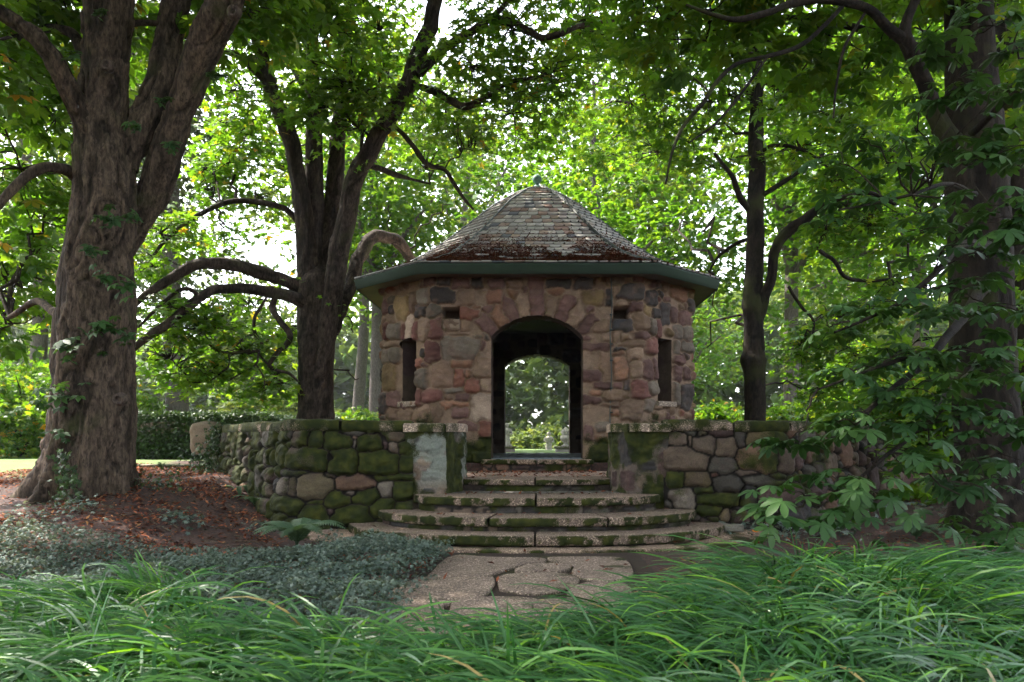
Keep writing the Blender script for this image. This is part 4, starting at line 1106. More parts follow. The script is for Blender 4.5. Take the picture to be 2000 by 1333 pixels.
# apron slabs
pA, nA, sA = poly_path(ap, smooth=.15, step=.03); g = Geo(); V = []
sec = [(0, -.05), (0, .02), (-.008, .032), (-.04, .036), (-.2, .036), (-.4, .036), (-.7, .036)]
for i in range(len(pA)):
    for (o, z) in sec: V.append((*(pA[i] + nA[i] * o), z))
V = np.array(V); V[:, 2] += (fbm(V * 8, 5, 4) - .5) * .012 + .05 * sstep(8.3, 9.2, V[:, 1]); V[:, :2] += ((fbm(V * 10, 6, 3) - .5) * .03)[:, None]
m = np.clip((fbm(V * 4, 9, 4) - .5) * 2.4 + .15 + .45 * np.tile(np.array([1, 1, .8, .3, 0, 0, 0]), len(pA)), 0, 1)
g.add(V, grid_faces(len(pA), len(sec)), Col=np.array((.26, .195, .155)) * (.7 + .6 * fbm(V * 4, 10, 4))[:, None], moss=m)
obj("pavement", g.mesh("pavement", True), M["aggregate"], kind="structure")

# ------------------------------------------------------------------ leaves
def leaflet(L, W, droop, ang, st=(0, .3, .62, .86, 1.0), wd=(.06, .55, 1.0, .75, .0), z0=0.0, fold=.18):
    V = []; ca, sa = math.cos(ang), math.sin(ang)
    for s, w_ in zip(st, wd):
        for k in (-1, 0, 1):
            x = s * L; y = k * w_ * W / 2; z = z0 - droop * L * s * s + abs(k) * fold * w_ * W / 2
            V.append((x * ca - y * sa, x * sa + y * ca, z))
    n = len(st); f = []
    for i in range(n - 1):
        for k in (0, 1):
            a = i * 3 + k; f.append((a, a + 1, a + 4, a + 3))
    return V, f
def palmate(nl=7, L=1.0, W=.36, droop=.25, spread=130, hi=True):
    V = []; Fc = []
    for i in range(nl):
        a = math.radians(-spread + 2 * spread * i / (nl - 1)); k = 1 - .42 * abs(a) / math.radians(spread)
        if hi:
            v, f = leaflet(L * k, W * L * k, droop, a)
        else:
            ca, sa = math.cos(a), math.sin(a); l = L * k; w_ = W * l / 2
            p = [(0, 0, 0), (.62 * l, -w_, -droop * l * .35 + .05 * l), (l, 0, -droop * l), (.62 * l, w_, -droop * l * .35 + .05 * l)]
            v = [(x * ca - y * sa, x * sa + y * ca, z) for x, y, z in p]; f = [(0, 1, 2, 3)]
        n = len(V); V += v; Fc += [tuple(q + n for q in r) for r in f]
    return np.array(V), np.array(Fc)
def maple_leaf():
    """five-lobed blade, petiole joint at the origin"""
    tips = [(-150, .30), (-118, .62), (-88, .34), (-58, .86), (-30, .42), (0, 1.0), (30, .42), (58, .86), (88, .34), (118, .62), (150, .30)]
    V = [(0, 0, 0)] + [(math.cos(math.radians(a)) * r, math.sin(math.radians(a)) * r, -.22 * r * r + .05 * (i % 2)) for i, (a, r) in enumerate(tips)]
    f = [(0, i, i + 1, i + 1) for i in range(1, len(tips))]
    f4 = [(0, 1, 2, 3), (0, 3, 4, 5), (0, 5, 6, 7), (0, 7, 8, 9), (0, 9, 10, 11)]
    return np.array(V, float), np.array(f4)
T_HI = palmate(7, 1.0, .40, .35); T_LO = palmate(6, 1.0, .50, .30, hi=False); T_5 = palmate(5, 1.0, .55, .3, 110, hi=False)
T_MAPLE = maple_leaf()
def T_clump(n=3, seed=1):
    r = np.random.default_rng(seed); V = []; f = []
    for i in range(n):
        a = r.uniform(0, 6.28); el = r.uniform(-.7, .7); c = r.uniform(-.5, .5, 3) * [1, 1, .5]
        u = np.array([math.cos(a) * math.cos(el), math.sin(a) * math.cos(el), math.sin(el)]); b = np.cross(u, [0, 0, 1.0]); b /= np.linalg.norm(b)
        k = len(V); V += [c - u * .5, c - b * .28, c + u * .5 - [0, 0, .1], c + b * .28]; f.append((k, k + 1, k + 2, k + 3))
    return np.array(V), np.array(f)
T_FAR = T_clump(3)
def scatter(tmpl, pos, az, t1, t2, sc, rnd):
    V0, F0 = tmpl; n = len(pos)
    c1, s1, c2, s2, ca, sa = np.cos(t1), np.sin(t1), np.cos(t2), np.sin(t2), np.cos(az), np.sin(az)
    x, y, z = V0[None, :, 0], V0[None, :, 1], V0[None, :, 2]
    x1 = x * c1[:, None] + z * s1[:, None]; z1 = -x * s1[:, None] + z * c1[:, None]      # pitch (tip down when t1>0)
    y2 = y * c2[:, None] - z1 * s2[:, None]; z2 = y * s2[:, None] + z1 * c2[:, None]
    X = x1 * ca[:, None] - y2 * sa[:, None]; Y = x1 * sa[:, None] + y2 * ca[:, None]
    V = np.stack([X, Y, z2], -1) * sc[:, None, None] + pos[:, None]
    m = len(V0); Fc = (F0[None] + (np.arange(n) * m)[:, None, None]).reshape(-1, F0.shape[1])
    return V.reshape(-1, 3), Fc, np.repeat(rnd, m)

def px_of(p): return VX + p[:, 0] * F / p[:, 1], VY - (p[:, 2] - EYE) * F / p[:, 1]
def blocks_view(p):
    """true for points of near foliage that would hang inside the building or over the clearing in front of it"""
    inb = (np.abs(p[:, 0]) < 3.4) & (p[:, 1] > 11.8) & (p[:, 1] < 18.8) & (p[:, 2] < 6.5)
    clear = (np.abs(p[:, 0]) < .285 * p[:, 1] * .9 + .1) & (p[:, 1] < 18.8) & (p[:, 1] > .5) & (p[:, 2] < EYE + .345 * p[:, 1])
    return inb | clear

def crown(tree, blobs, limbs, tmpl, leaf, nleaf, spray_r, mat, twig_mat, seed, cull=True, tilt=.35, rnd=(0, 1), dens=1.0, twr=.009, flat=.22, twigs_on=True, br0=.035):
    """blobs: (x,y,z,rx,ry,rz,n) foliage masses; each is reached by a branch from the nearest limb, each spray by a twig"""
    rg = np.random.default_rng(seed); Lp = np.vstack([catmull(l, .25) for l in limbs])
    LV, LF, LR = [], [], []; n0 = 0; S, E, R0_, R1_ = [], [], [], []; bS, bE = [], []
    for b in blobs:
        c = np.array(b[:3], float); r = np.array(b[3:6], float); n = max(1, int(b[6] * dens))
        d = np.linalg.norm(Lp[:, :3] - c, axis=1) + .6 * np.maximum(0, Lp[:, 2] - c[2] - .5)
        if c[1] < 0 or abs(c[0]) > c[1] + 2.5 or c[2] > 7: d = np.linalg.norm(Lp[:, :3] - c, axis=1) + 100 * (Lp[:, 2] < 6.8)
        k = int(np.argmin(d)); st = Lp[k, :3]
        t = np.linspace(0, 1, 9)[:, None]
        line = st + (c - st) * t; line[:, 2] += np.sin(t[:, 0] * math.pi) * .10 * np.linalg.norm(c - st)
        bS.append(st); bE.append(c)
        u = rg.normal(0, 1, (n, 3)); u /= np.linalg.norm(u, axis=1)[:, None]; rad = rg.random(n) ** .45
        p = c + u * rad[:, None] * r
        if cull: p = p[~blocks_view(p)]
        if not len(p): continue
        dd = np.linalg.norm(p[:, None] - line[None, 4:], axis=2); kk = 4 + np.argmin(dd, 1)
        S.append(line[kk]); E.append(p); R0_.append(np.full(len(p), twr * 1.5)); R1_.append(np.full(len(p), twr * .5))
        nl = nleaf; m = len(p)
        ang = rg.uniform(0, 2 * math.pi, (m, nl)); rr = np.sqrt(rg.random((m, nl))) * spray_r
        off = np.stack([np.cos(ang) * rr, np.sin(ang) * rr, rg.normal(0, flat * spray_r, (m, nl)) - .25 * rr ** 2 / spray_r], -1)
        q = (p[:, None] + off).reshape(-1, 3)
        az = (ang + rg.normal(0, .7, (m, nl))).ravel()
        base = rg.uniform(rnd[0], rnd[1], m)
        rn = np.clip(np.repeat(base, nl) * .55 + rg.uniform(rnd[0], rnd[1], m * nl) * .45, 0, 1)
        odd = rg.random(m * nl); rn = np.where(odd > .965, rg.uniform(.93, 1, m * nl), np.minimum(rn, .92) if rnd[1] >= 1 else rn)
        sc = leaf * rg.uniform(.6, 1.2, m * nl)
        if cull:
            ok = ~blocks_view(q); q, az, rn, sc = q[ok], az[ok], rn[ok], sc[ok]
        v, f, a = scatter(tmpl, q, az, rg.normal(.30, tilt, len(q)), rg.normal(0, tilt, len(q)), sc, rn)
        LV.append(v); LF.append(f + n0); LR.append(a); n0 += len(v)
    me = mesh("crown", np.vstack(LV), np.vstack(LF), {"rnd": np.concatenate(LR)})
    obj("crown", me, mat, tree)
    if twigs_on:
        S, E = np.vstack(S), np.vstack(E)
        v, f = twigs(S, E, np.concatenate(R0_), np.concatenate(R1_), sag=.10, seed=seed)
        bS, bE = np.array(bS), np.array(bE)
        L = np.linalg.norm(bE - bS, axis=1)
        v2, f2 = twigs(bS, bE, np.clip(L * .016, .012, br0), np.full(len(bS), twr * 1.3), sag=.10, K=9, ring=6, seed=seed + 1)
        obj("branches", mesh("branches", np.vstack([v, v2]), np.vstack([f, f2 + len(v)]), smooth=True), twig_mat, tree)
def clear_top(B):
    return [(b if len(b) < 8 else b) for b in B if not (b[3] >= 1.5 and b[1] > .5 and abs(b[0]) < .9 * b[1] + 2 and b[2] - .95 < EYE + .60 * (b[1] + 1.2))]
def limb(pts, d=None):
    """(px, py, depth, width in photo pixels) -> x,y,z,r"""
    out = []
    for q in pts:
        dd = q[2]; p = P(q[0], q[1], dd); out.append((*p, q[3] * dd / F / 2))
    return np.array(out)
def bl(px, py, d, r, n, rz=None, ry=None):
    p = P(px, py, d); return (*p, r, ry or r, rz or r * .6, n)
def trunkmesh(tree, parts, mat, name="trunk"):
    g = Geo()
    for (pts, kw) in parts:
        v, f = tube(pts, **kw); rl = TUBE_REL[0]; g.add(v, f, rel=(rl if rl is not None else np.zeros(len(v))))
    return obj(name, g.mesh(name, True), mat, tree)

# ---- big chestnut, left
L1 = [limb(q) for q in [
  [(160,1010,9,150),(166,960,9,150),(174,905,9,158),(181,820,9,163),(182,740,9,160),(185,656,9,158),(188,574,9,152),(192,491,9,138),(203,420,9,130),(204,350,9,128),(197,270,9,114),(202,190,9,98),(207,100,9,95),(210,0,9,104),(212,-100,9,90),(212,-250,9,66),(215,-420,9,48),(210,-600,9,30)],
  [(245,330,9.05,50),(268,270,9.1,62),(294,215,9.2,62),(316,150,9.3,60),(328,75,9.4,56),(346,0,9.4,52),(362,-100,9.5,40),(380,-380,9.5,22)],
  [(235,500,9.25,40),(258,450,9.3,48),(278,415,9.3,58),(302,375,9.3,68),(325,300,9.2,68),(350,225,9.1,58),(375,150,9.0,62),(405,75,8.9,70),(437,10,8.8,72),(472,-80,8.8,58),(520,-240,8.7,40),(580,-380,8.6,24)],
  [(205,330,8.95,74),(165,235,8.8,52),(130,165,8.6,46),(95,110,8.5,40),(50,60,8.4,36),(0,20,8.3,32),(-70,-40,8.1,26),(-180,-120,7.8,18)],
  [(180,150,9.1,22),(150,75,9.3,22),(110,55,9.4,18),(60,62,9.5,16),(0,76,9.6,14),(-80,110,9.7,10)],
  [(150,345,8.9,30),(120,332,8.7,22),(85,330,8.5,22),(50,345,8.4,20),(20,375,8.3,18),(-20,420,8.2,14),(-60,440,8.2,10)],
  [(240,52,9.1,14),(270,46,9.2,13),(310,48,9.3,12)],
  [(160,650,9.3,24),(110,610,9.6,18),(70,590,10,14),(20,620,10.3,10)]]]
L1[0][:, 3] *= .94
t1 = thing("chestnut_tree", "huge old chestnut with a thick ridged trunk and flaring roots beside the mulch bed", "tree", (L1[0][0][0], 9, gzs(L1[0][0][0], 9)))
parts = [(L1[0], dict(step=.030, ring=120, bark=.040, flare=(.36, 1.15, 7), seed=3, lump=.05))]
parts += [(l, dict(step=.035, ring=72 if i < 3 else 28, bark=.028 if i < 3 else .010, seed=10 + i, lump=.05)) for i, l in enumerate(L1[1:])]
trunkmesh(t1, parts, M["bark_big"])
for (px, py, d) in ((208, 127, 8.66), (455, 22, 8.27), (232, 780, 8.5)):
    p = P(px, py, d)
    for k in range(2):
        th = np.arange(24) / 24 * 2 * math.pi; R_ = .05 if k == 0 else .03; V = []
        for rr, yy in ((R_ + .03, .05), (R_ + .012, -.015), (R_ - .01, -.02), (R_ - .03, .02)):
            for t in th: V.append((p[0] + rr * math.cos(t), p[1] + yy, p[2] + rr * math.sin(t) * 1.0))
        V = np.array(V); i = np.arange(3)[:, None]; j = np.arange(24)[None]
        if k == 0: obj("branch_scar", mesh("branch_scar", V, np.stack([i * 24 + j, i * 24 + (j + 1) % 24, (i + 1) * 24 + (j + 1) % 24, (i + 1) * 24 + j], -1).reshape(-1, 4), smooth=True), M["bark_mid"], t1)
rgb = np.random.default_rng(50); B1 = []
for (px, py, d, r, n) in [(40,120,10.5,1.1,22),(110,230,11,1.0,18),(40,330,10.5,1.2,22),(330,60,11.5,.9,12),(90,420,11.5,1.1,16),(30,20,9.5,1.0,20),(280,-60,10,1.2,22),(420,-60,9.5,1.2,22),(130,-60,9.5,1.2,24),(-80,200,9,1.3,18),
                          (20,540,11.5,1.1,20),(70,480,12,1.0,18),(10,640,11,.8,9),(560,-80,9.5,1.1,20),(300,130,12,.6,6),(480,20,9.5,.6,8),(-60,0,8.5,1.1,16)]:
    B1.append(bl(px, py, d, r, n))
# the crown above the picture
for i in range(100):
    a = rgb.uniform(0, 2 * math.pi); rr = 8.2 * math.sqrt(rgb.random()); B1.append((-5.6 + math.cos(a) * rr, 6.2 + math.sin(a) * rr * 1.05, rgb.uniform(7.4, 15), 1.6, 1.6, .8, 18))
for i in range(26):      # unseen low foliage added behind the camera to block frontal skylight
    B1.append((rgb.uniform(-10, .5), rgb.uniform(-6.5, -2.2), rgb.uniform(1.8, 8.0), 1.5, 1.3, 1.1, 20))
for i in range(9): B1.append((rgb.uniform(-12, -8), rgb.uniform(-2, 6), rgb.uniform(2.5, 8.0), 1.5, 1.3, 1.1, 16))  # unseen side foliage, added to screen off low skylight
crown(t1, clear_top(B1), L1, T_LO, .20, 13, .50, M["leaf_t"], M["bark_dark"], 60, rnd=(.1, .9), dens=.9)
# tufts growing from the bark
g = []; 
TU = [(150,105,.5),(215,420,.8),(205,540,.7),(190,640,1),(150,680,1.1),(245,655,.8),(125,770,1.1),(190,490,.6),(255,560,.7),(115,850,.5),(265,250,.5),(260,425,.5),(85,790,.6),(205,30,.4),(340,290,.5),(420,150,.5),(325,200,.4)]
V_, F_, R_, n0 = [], [], [], 0
for (px, py, k) in TU:
    n = int(9 * k) + 3; d = 8.45 if px < 300 else 8.45; c = P(px, py, d); q = c + rgb.normal(0, 1, (n, 3)) * [.10, .05, .07] * k; q[:, 1] -= .05
    v, f, a = scatter(T_LO, q, rgb.uniform(-2.9, -.2, n), rgb.normal(.4, .3, n), rgb.normal(0, .3, n), rgb.uniform(.08, .15, n) * (.6 + .5 * k), rgb.random(n) * .8)
    obj("leaf_tuft", mesh("leaf_tuft", v, f, {"rnd": a}), M["leaf_near"], t1)

# ---- the many stemmed tree behind the left wall
L2 = [limb(q) for q in [
  [(617,900,14,84),(617,830,14,74),(617,760,14,72),(618,690,14,74),(620,620,14,82),(622,560,14,88),(615,520,14.05,60),(613,430,14.1,44),(612,330,14.1,38),(612,250,14.2,34),(610,120,14.3,30),(612,0,14.4,26),(615,-160,14.5,20),(620,-330,14.6,12)],
  [(606,580,13.9,52),(600,500,13.85,44),(590,400,13.8,38),(578,320,13.7,36),(555,240,13.6,36),(530,175,13.5,32),(512,110,13.4,28),(500,50,13.3,26),(490,-30,13.2,22),(470,-160,13,16),(450,-280,13,10)],
  [(633,570,14,50),(642,500,14.1,44),(650,420,14.2,40),(656,330,14.3,36),(664,230,14.4,30),(672,120,14.5,24),(685,0,14.6,20),(700,-140,14.7,12)],
  [(620,760,13.8,30),(634,690,13.75,38),(645,610,13.7,42),(658,520,13.65,42),(676,430,13.6,40),(694,350,13.5,38),(730,280,13.4,36),(762,225,13.3,34),(800,160,13.2,36),(822,95,13.1,36),(842,40,13,34),(856,-20,13,30),(880,-120,12.9,24),(915,-260,12.8,14)],
  [(650,650,14.1,26),(672,590,14.3,30),(690,535,14.6,30),(708,490,14.9,28),(728,462,15.2,27),(760,464,15.5,25),(786,480,15.8,24),(800,500,16.1,22),(812,516,16.4,20),(840,520,16.9,12)],
  [(818,145,13.1,18),(850,112,13.0,17),(885,85,12.9,17),(925,60,12.8,16),(958,36,12.7,14),(985,10,12.6,10),(1020,-30,12.5,8)],
  [(958,36,12.75,12),(1000,45,12.7,13),(1035,62,12.6,13),(1060,72,12.6,12),(1095,66,12.5,11),(1130,52,12.5,9),(1200,40,12.5,6)],
  [(800,165,13.2,10),(850,180,13.1,16),(880,197,13.1,15),(905,207,13,15),(935,200,13,13),(965,180,12.9,11),(1000,160,12.9,9),(1060,150,12.8,5)],
  [(758,238,13.35,9),(785,262,13.4,9),(808,290,13.5,10),(835,322,13.6,10),(868,332,13.7,9),(885,355,13.8,8),(905,385,13.9,7),(925,410,14,5)],
  [(700,325,13.6,12),(740,328,13.7,11),(770,340,13.8,11),(800,350,13.9,7),(840,360,14,4)],
  [(706,300,13.7,7),(707,250,13.9,8),(712,215,14,8),(735,190,14.1,6),(742,150,14.2,5)],
  [(530,170,13.5,16),(505,145,13.3,16),(480,118,13.2,14),(455,103,13.1,11),(430,98,13,8)],
  [(600,180,14.4,14),(578,140,14.6,12),(550,110,14.7,10),(520,90,14.8,7)],
  # the two long arching limbs to the left and the thin one above
  [(612,575,13.9,40),(585,560,13.8,32),(545,548,13.6,27),(500,530,13.4,27),(455,518,13.2,25),(420,514,13,24),(380,522,12.8,22),(340,542,12.6,20),(305,565,12.5,17),(278,582,12.4,13),(240,620,12.3,8)],
  [(612,600,13.8,32),(575,583,13.6,26),(530,570,13.4,24),(480,562,13.2,22),(430,566,13,20),(395,580,12.8,20),(360,605,12.6,18),(325,635,12.5,17),(290,660,12.4,16),(255,690,12.3,12),(220,730,12.3,8)],
  [(392,582,12.8,9),(370,565,12.7,9),(345,572,12.6,8),(310,600,12.5,7),(270,640,12.4,5)],
  [(590,440,14,14),(560,410,13.9,13),(525,398,13.8,12),(480,393,13.7,11),(440,398,13.6,11),(400,415,13.5,10),(360,440,13.4,9),(325,468,13.3,8),(300,500,13.3,6)],
  [(540,572,13.5,9),(533,600,13.5,13),(545,625,13.45,12),(568,652,13.4,13),(560,672,13.4,11),(545,685,13.4,11),(530,705,13.4,9),(527,716,13.4,8),(545,725,13.4,7),(565,730,13.4,6),(582,745,13.4,4)],
  [(522,578,13.4,5),(510,600,13.3,6),(498,620,13.3,7),(497,650,13.3,7),(510,668,13.3,6),(508,684,13.3,6),(480,686,13.3,6),(448,690,13.3,5),(420,682,13.3,5),(405,670,13.3,4),(390,655,13.2,3)],
  [(497,652,13.3,4),(475,662,13.2,4),(462,676,13.2,3)],
  [(447,690,13.3,4),(446,715,13.2,4),(432,728,13.2,4),(408,745,13.2,3),(370,748,13.1,2)],
  [(505,688,13.3,4),(500,712,13.2,4),(470,730,13.2,3),(450,742,13.2,3)],
  [(527,716,13.4,4),(512,700,13.4,4),(506,690,13.4,3)],
  [(500,712,13.3,3),(515,738,13.3,3),(516,760,13.3,2)]]]
t2 = thing("maple_tree", "many stemmed tree with mossy leaning limbs behind the left garden wall", "tree", (L2[0][0][0], 14, gzs(L2[0][0][0], 14)))
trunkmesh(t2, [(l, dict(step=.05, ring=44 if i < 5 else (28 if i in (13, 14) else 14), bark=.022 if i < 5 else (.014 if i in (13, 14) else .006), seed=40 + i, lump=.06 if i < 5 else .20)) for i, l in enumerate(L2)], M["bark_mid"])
B2 = [bl(*q) for q in [
  (470,60,13,1.0,24),(560,20,13.5,1.1,30),(640,60,13,1.0,30),(690,170,12.6,.9,30),(640,210,12.8,.8,20),(740,60,14,1.0,22),(760,150,15,1.0,20),(920,130,13,1.0,28),(1000,60,13,1.1,28),(1000,220,13.5,1.1,26),(1080,160,13.5,1.1,28),
  (930,280,14,.9,20),(870,230,14.5,.9,20),(1050,280,14.5,.8,16),(830,330,15,.9,20),(760,400,15.5,.8,16),(880,400,16,.9,18),(700,250,13,.7,18),(560,330,15,.8,12),(480,180,13.5,1.0,20),(440,240,14,.9,12),(540,120,14.5,1.0,14),
  (1130,60,13.5,1.1,26),(700,-40,13.5,1.2,28),(560,-70,13.5,1.2,22),(850,-80,13,1.2,26),(1000,-80,13,1.2,28),(400,640,13.2,.9,24),(330,700,13,.9,22),(480,690,13.8,.8,20),(540,750,13.8,.7,16),(400,730,13.5,.8,22),(330,600,12.8,.6,12),
  (300,450,13.3,.8,16),(360,440,14,.7,10),(400,370,14.5,.7,8),(690,650,15,.6,14),(700,740,15.5,.6,14),(300,520,13,.5,8),(480,600,14.2,.5,6),(560,650,14.5,.6,12),(400,330,14.5,.8,11),(505,400,15,.7,9),(440,470,15,.5,6),(460,290,14.5,.8,12),(430,330,15,.7,8),(500,250,15,.8,12)]]
for i in range(52):
    a = rgb.uniform(0, 2 * math.pi); rr = 6.5 * math.sqrt(rgb.random()); B2.append((-3.2 + math.cos(a) * rr, 12.5 + math.sin(a) * rr * .8, rgb.uniform(9.6, 18), 1.6, 1.6, .8, 26))
crown(t2, clear_top(B2), L2, T_MAPLE, .125, 16, .42, M["leaf_t"], M["bark_dark"], 61, rnd=(.1, 1), dens=1.25)
for (x_, y_) in ((655,600),(585,540),(700,330),(760,235),(545,560)):
    q_ = scatter(T_MAPLE, P(x_, y_, 13.2)[None].repeat(6, 0) + rgb.normal(0, .09, (6, 3)), rgb.uniform(0, 6, 6), rgb.normal(.3, .3, 6), rgb.normal(0, .3, 6), rgb.uniform(.05, .1, 6), rgb.random(6))
    obj("leaf_tuft", mesh("leaf_tuft", q_[0], q_[1], {"rnd": q_[2]}), M["leaf_t"], t2)

# ---- slim trunk right of the pavilion
L3 = [limb(q) for q in [
  [(1474,905,14.5,52),(1474,840,14.5,43),(1474,760,14.5,42),(1473,725,14.5,44),(1471,703,14.5,54),(1472,685,14.5,44),(1471,620,14.5,38),(1470,590,14.5,41),(1474,520,14.6,37),(1476,440,14.6,35),(1478,350,14.7,33),(1477,260,14.8,30),(1480,170,14.9,24),(1478,60,15,20),(1482,-60,15,16),(1480,-220,15,9)],
  [(1480,625,14.5,24),(1494,580,14.4,22),(1508,540,14.3,21),(1510,505,14.2,21),(1522,470,14.1,22),(1545,445,14,22),(1570,430,13.9,21),(1590,415,13.8,18),(1625,395,13.6,13),(1660,383,13.5,10),(1700,378,13.4,9),(1750,400,13.3,7)],
  [(1462,410,14.6,12),(1450,392,14.5,13),(1440,370,14.4,12),(1430,345,14.3,10),(1410,320,14.2,8),(1395,300,14.2,6)],
  [(1484,385,14.6,9),(1510,370,14.5,10),(1540,350,14.4,9),(1570,330,14.3,7),(1610,300,14.2,5)],
  [(1484,460,14.6,8),(1440,475,14.8,8),(1405,500,15,6),(1385,530,15.1,4)],
  [(1600,490,14,8),(1630,510,14,8),(1650,540,13.9,8),(1690,550,13.9,7),(1740,545,13.8,5)],
  [(1540,560,14,6),(1565,600,14,6),(1590,630,14,5),(1580,680,14,3)],
  [(1488,300,14.7,8),(1500,288,14.6,8),(1540,286,14.5,7),(1580,300,14.4,5),(1620,330,14.3,4)]]]
t3 = thing("maple_tree", "slim dark trunk with a collar of swollen bark, just right of the pavilion", "tree", (L3[0][0][0], 14.5, gzs(L3[0][0][0], 14.5)))
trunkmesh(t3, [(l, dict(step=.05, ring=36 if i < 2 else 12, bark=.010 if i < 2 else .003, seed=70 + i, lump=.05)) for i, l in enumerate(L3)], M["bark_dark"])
B3 = [bl(*q) for q in [
  (1190,80,15,1.1,28),(1230,200,15.5,1.1,28),(1300,120,15,1.1,30),(1290,300,16,1.0,28),(1390,200,15,1.1,28),(1420,70,15,1.1,26),(1400,330,15.5,.8,14),(1540,180,15,1.1,26),(1560,300,15,1.0,22),(1640,240,15,1.1,26),(1640,350,14.5,.9,20),
  (1700,440,14.5,1.0,24),(1620,440,14.5,.8,16),(1740,560,14.5,.9,20),(1640,620,14.5,.9,22),(1560,680,15,.8,18),(1680,700,14.5,.9,22),(1600,770,15,.7,16),(1400,610,17,.7,14),(1380,680,17.5,.6,10),(1380,440,17,.8,14),
  (1300,440,18.5,.7,12),(1330,-60,15,1.2,26),(1500,-60,15,1.2,26),(1160,-50,15,1.2,24),(1660,100,15,1.1,22),(1750,300,15,1.0,22),(1180,300,19.3,.9,20),(1120,230,19.5,.9,18),(1820,450,15,.9,18),(1760,160,15,.9,18)]]
for i in range(36):
    a = rgb.uniform(0, 2 * math.pi); rr = rgb.uniform(.5, 6); B3.append((3.6 + math.cos(a) * rr, 13.5 + math.sin(a) * rr * .8, rgb.uniform(9.8, 18), 1.6, 1.6, .8, 24))
crown(t3, clear_top(B3), L3, T_MAPLE, .13, 16, .42, M["leaf_y"], M["bark_dark"], 62, rnd=(0, 1), dens=1.35)

# ---- dark chestnut on the right with low hanging boughs
L4 = [limb(q) for q in [
  [(1938,1080,8.5,150),(1936,1020,8.5,150),(1934,940,8.5,130),(1928,820,8.5,122),(1920,700,8.5,120),(1916,560,8.5,116),(1912,440,8.5,114),(1905,330,8.5,116),(1902,240,8.5,104),(1895,120,8.5,94),(1890,0,8.5,88),(1885,-150,8.5,76),(1880,-400,8.5,50),(1880,-620,8.5,26)],
  [(1890,380,8.5,60),(1862,290,8.4,44),(1836,235,8.3,36),(1808,170,8.2,32),(1785,120,8.1,30),(1766,78,8,28),(1772,40,8,20),(1790,0,8,18),(1810,-60,7.9,16),(1830,-160,7.8,10)],
  [(1768,80,8,24),(1735,52,7.9,20),(1700,20,7.8,18),(1660,6,7.7,17),(1600,2,7.6,16),(1545,10,7.5,15),(1500,28,7.4,13),(1440,38,7.3,11),(1395,28,7.2,8),(1340,10,7.1,5)],
  [(1650,8,7.7,9),(1610,50,7.6,9),(1560,90,7.5,9),(1500,110,7.4,9),(1440,125,7.3,8),(1400,160,7.2,9),(1370,205,7.1,9),(1335,245,7.1,8),(1312,300,7,6),(1300,360,7,4)],
  [(1690,25,7.8,6),(1650,90,7.7,6),(1635,160,7.7,5),(1628,230,7.6,4)],
  [(1500,110,7.4,6),(1450,180,7.3,6),(1400,240,7.2,5),(1345,280,7.1,4)],
  [(1925,560,8.2,26),(1880,620,7.6,20),(1850,660,7.2,18),(1815,700,6.9,17),(1770,740,6.6,14),(1720,780,6.3,11),(1670,830,6.1,8)],
  [(1815,700,6.9,11),(1770,700,6.6,10),(1720,715,6.4,8),(1670,735,6.2,6),(1600,760,6,4)],
  [(1930,700,8.1,16),(1880,740,7.4,14),(1830,790,6.9,12),(1780,850,6.4,10),(1720,900,6.0,8),(1660,950,5.7,6),(1600,990,5.5,4)],
  [(1930,480,8.1,20),(1880,480,7.4,14),(1820,540,6.8,12),(1760,590,6.4,9),(1700,620,6.1,7),(1630,650,6,5)],
  [(1900,260,8.2,16),(1960,200,7.6,12),(2030,150,7,10)],
  [(1905,380,8,12),(1850,360,7.3,9),(1780,380,6.8,7),(1700,400,6.4,5),(1640,410,6.2,3)]]]
t4 = thing("chestnut_tree", "dark chestnut at the right with low boughs of big blue green leaves", "tree", (L4[0][0][0], 8.5, gzs(L4[0][0][0], 8.5)))
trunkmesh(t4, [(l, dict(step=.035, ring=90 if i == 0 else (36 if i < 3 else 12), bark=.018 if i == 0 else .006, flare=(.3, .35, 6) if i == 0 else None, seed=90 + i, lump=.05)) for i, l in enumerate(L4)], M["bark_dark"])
B4 = [bl(px, py, d, r, n, rz=r * .30) for (px, py, d, r, n) in [
  (1560,860,5.9,.26,4),(1620,830,6.0,.36,5),(1700,830,6.2,.35,5),(1700,800,6,.35,6),(1640,930,5.5,.35,5),(1560,960,5.4,.26,4),(1700,960,5.5,.35,6),(1720,880,5.8,.3,5),(1520,1010,5.3,.22,4),(1680,1000,5.6,.3,4),
  (1780,760,6.3,.5,12),(1880,800,6.3,.5,12),(1960,830,6.2,.5,12),(1840,690,6.5,.6,14),(1740,700,6.4,.45,9),(1660,720,6.3,.35,6),(1930,720,6.5,.5,10),(1900,900,6.3,.45,8),(1960,950,6,.4,8),(1900,1010,6,.35,6),(1980,1030,5.8,.3,6),
  (1620,640,6.3,.3,5),(1680,610,6.3,.35,6),(1760,600,6.4,.45,9),(1840,570,6.6,.5,10),(1930,600,6.4,.5,10),(1980,480,6.2,.5,10),(1900,440,6.5,.5,9),(1800,420,6.8,.35,6),(1700,390,6.6,.35,5),(1640,400,6.5,.3,4),
  (1860,300,6.5,.5,9),(1950,300,6.2,.5,11),(1780,300,6.7,.35,5),(1680,270,6.9,.3,4),(1970,180,6,.5,11),(1880,130,6.5,.5,10),(1940,50,6.2,.5,10),(1790,210,6.9,.35,5),(1290,140,7.2,.25,2),(1600,300,6.9,.3,3),(1850,480,6.7,.4,7),(1960,400,6,.4,8)]]
crown(t4, B4, L4, T_HI, .155, 5, .26, M["leaf_near"], M["bark_dark"], 63, rnd=(0, .9), twr=.004, br0=.010, flat=.16, tilt=.22, dens=.52)
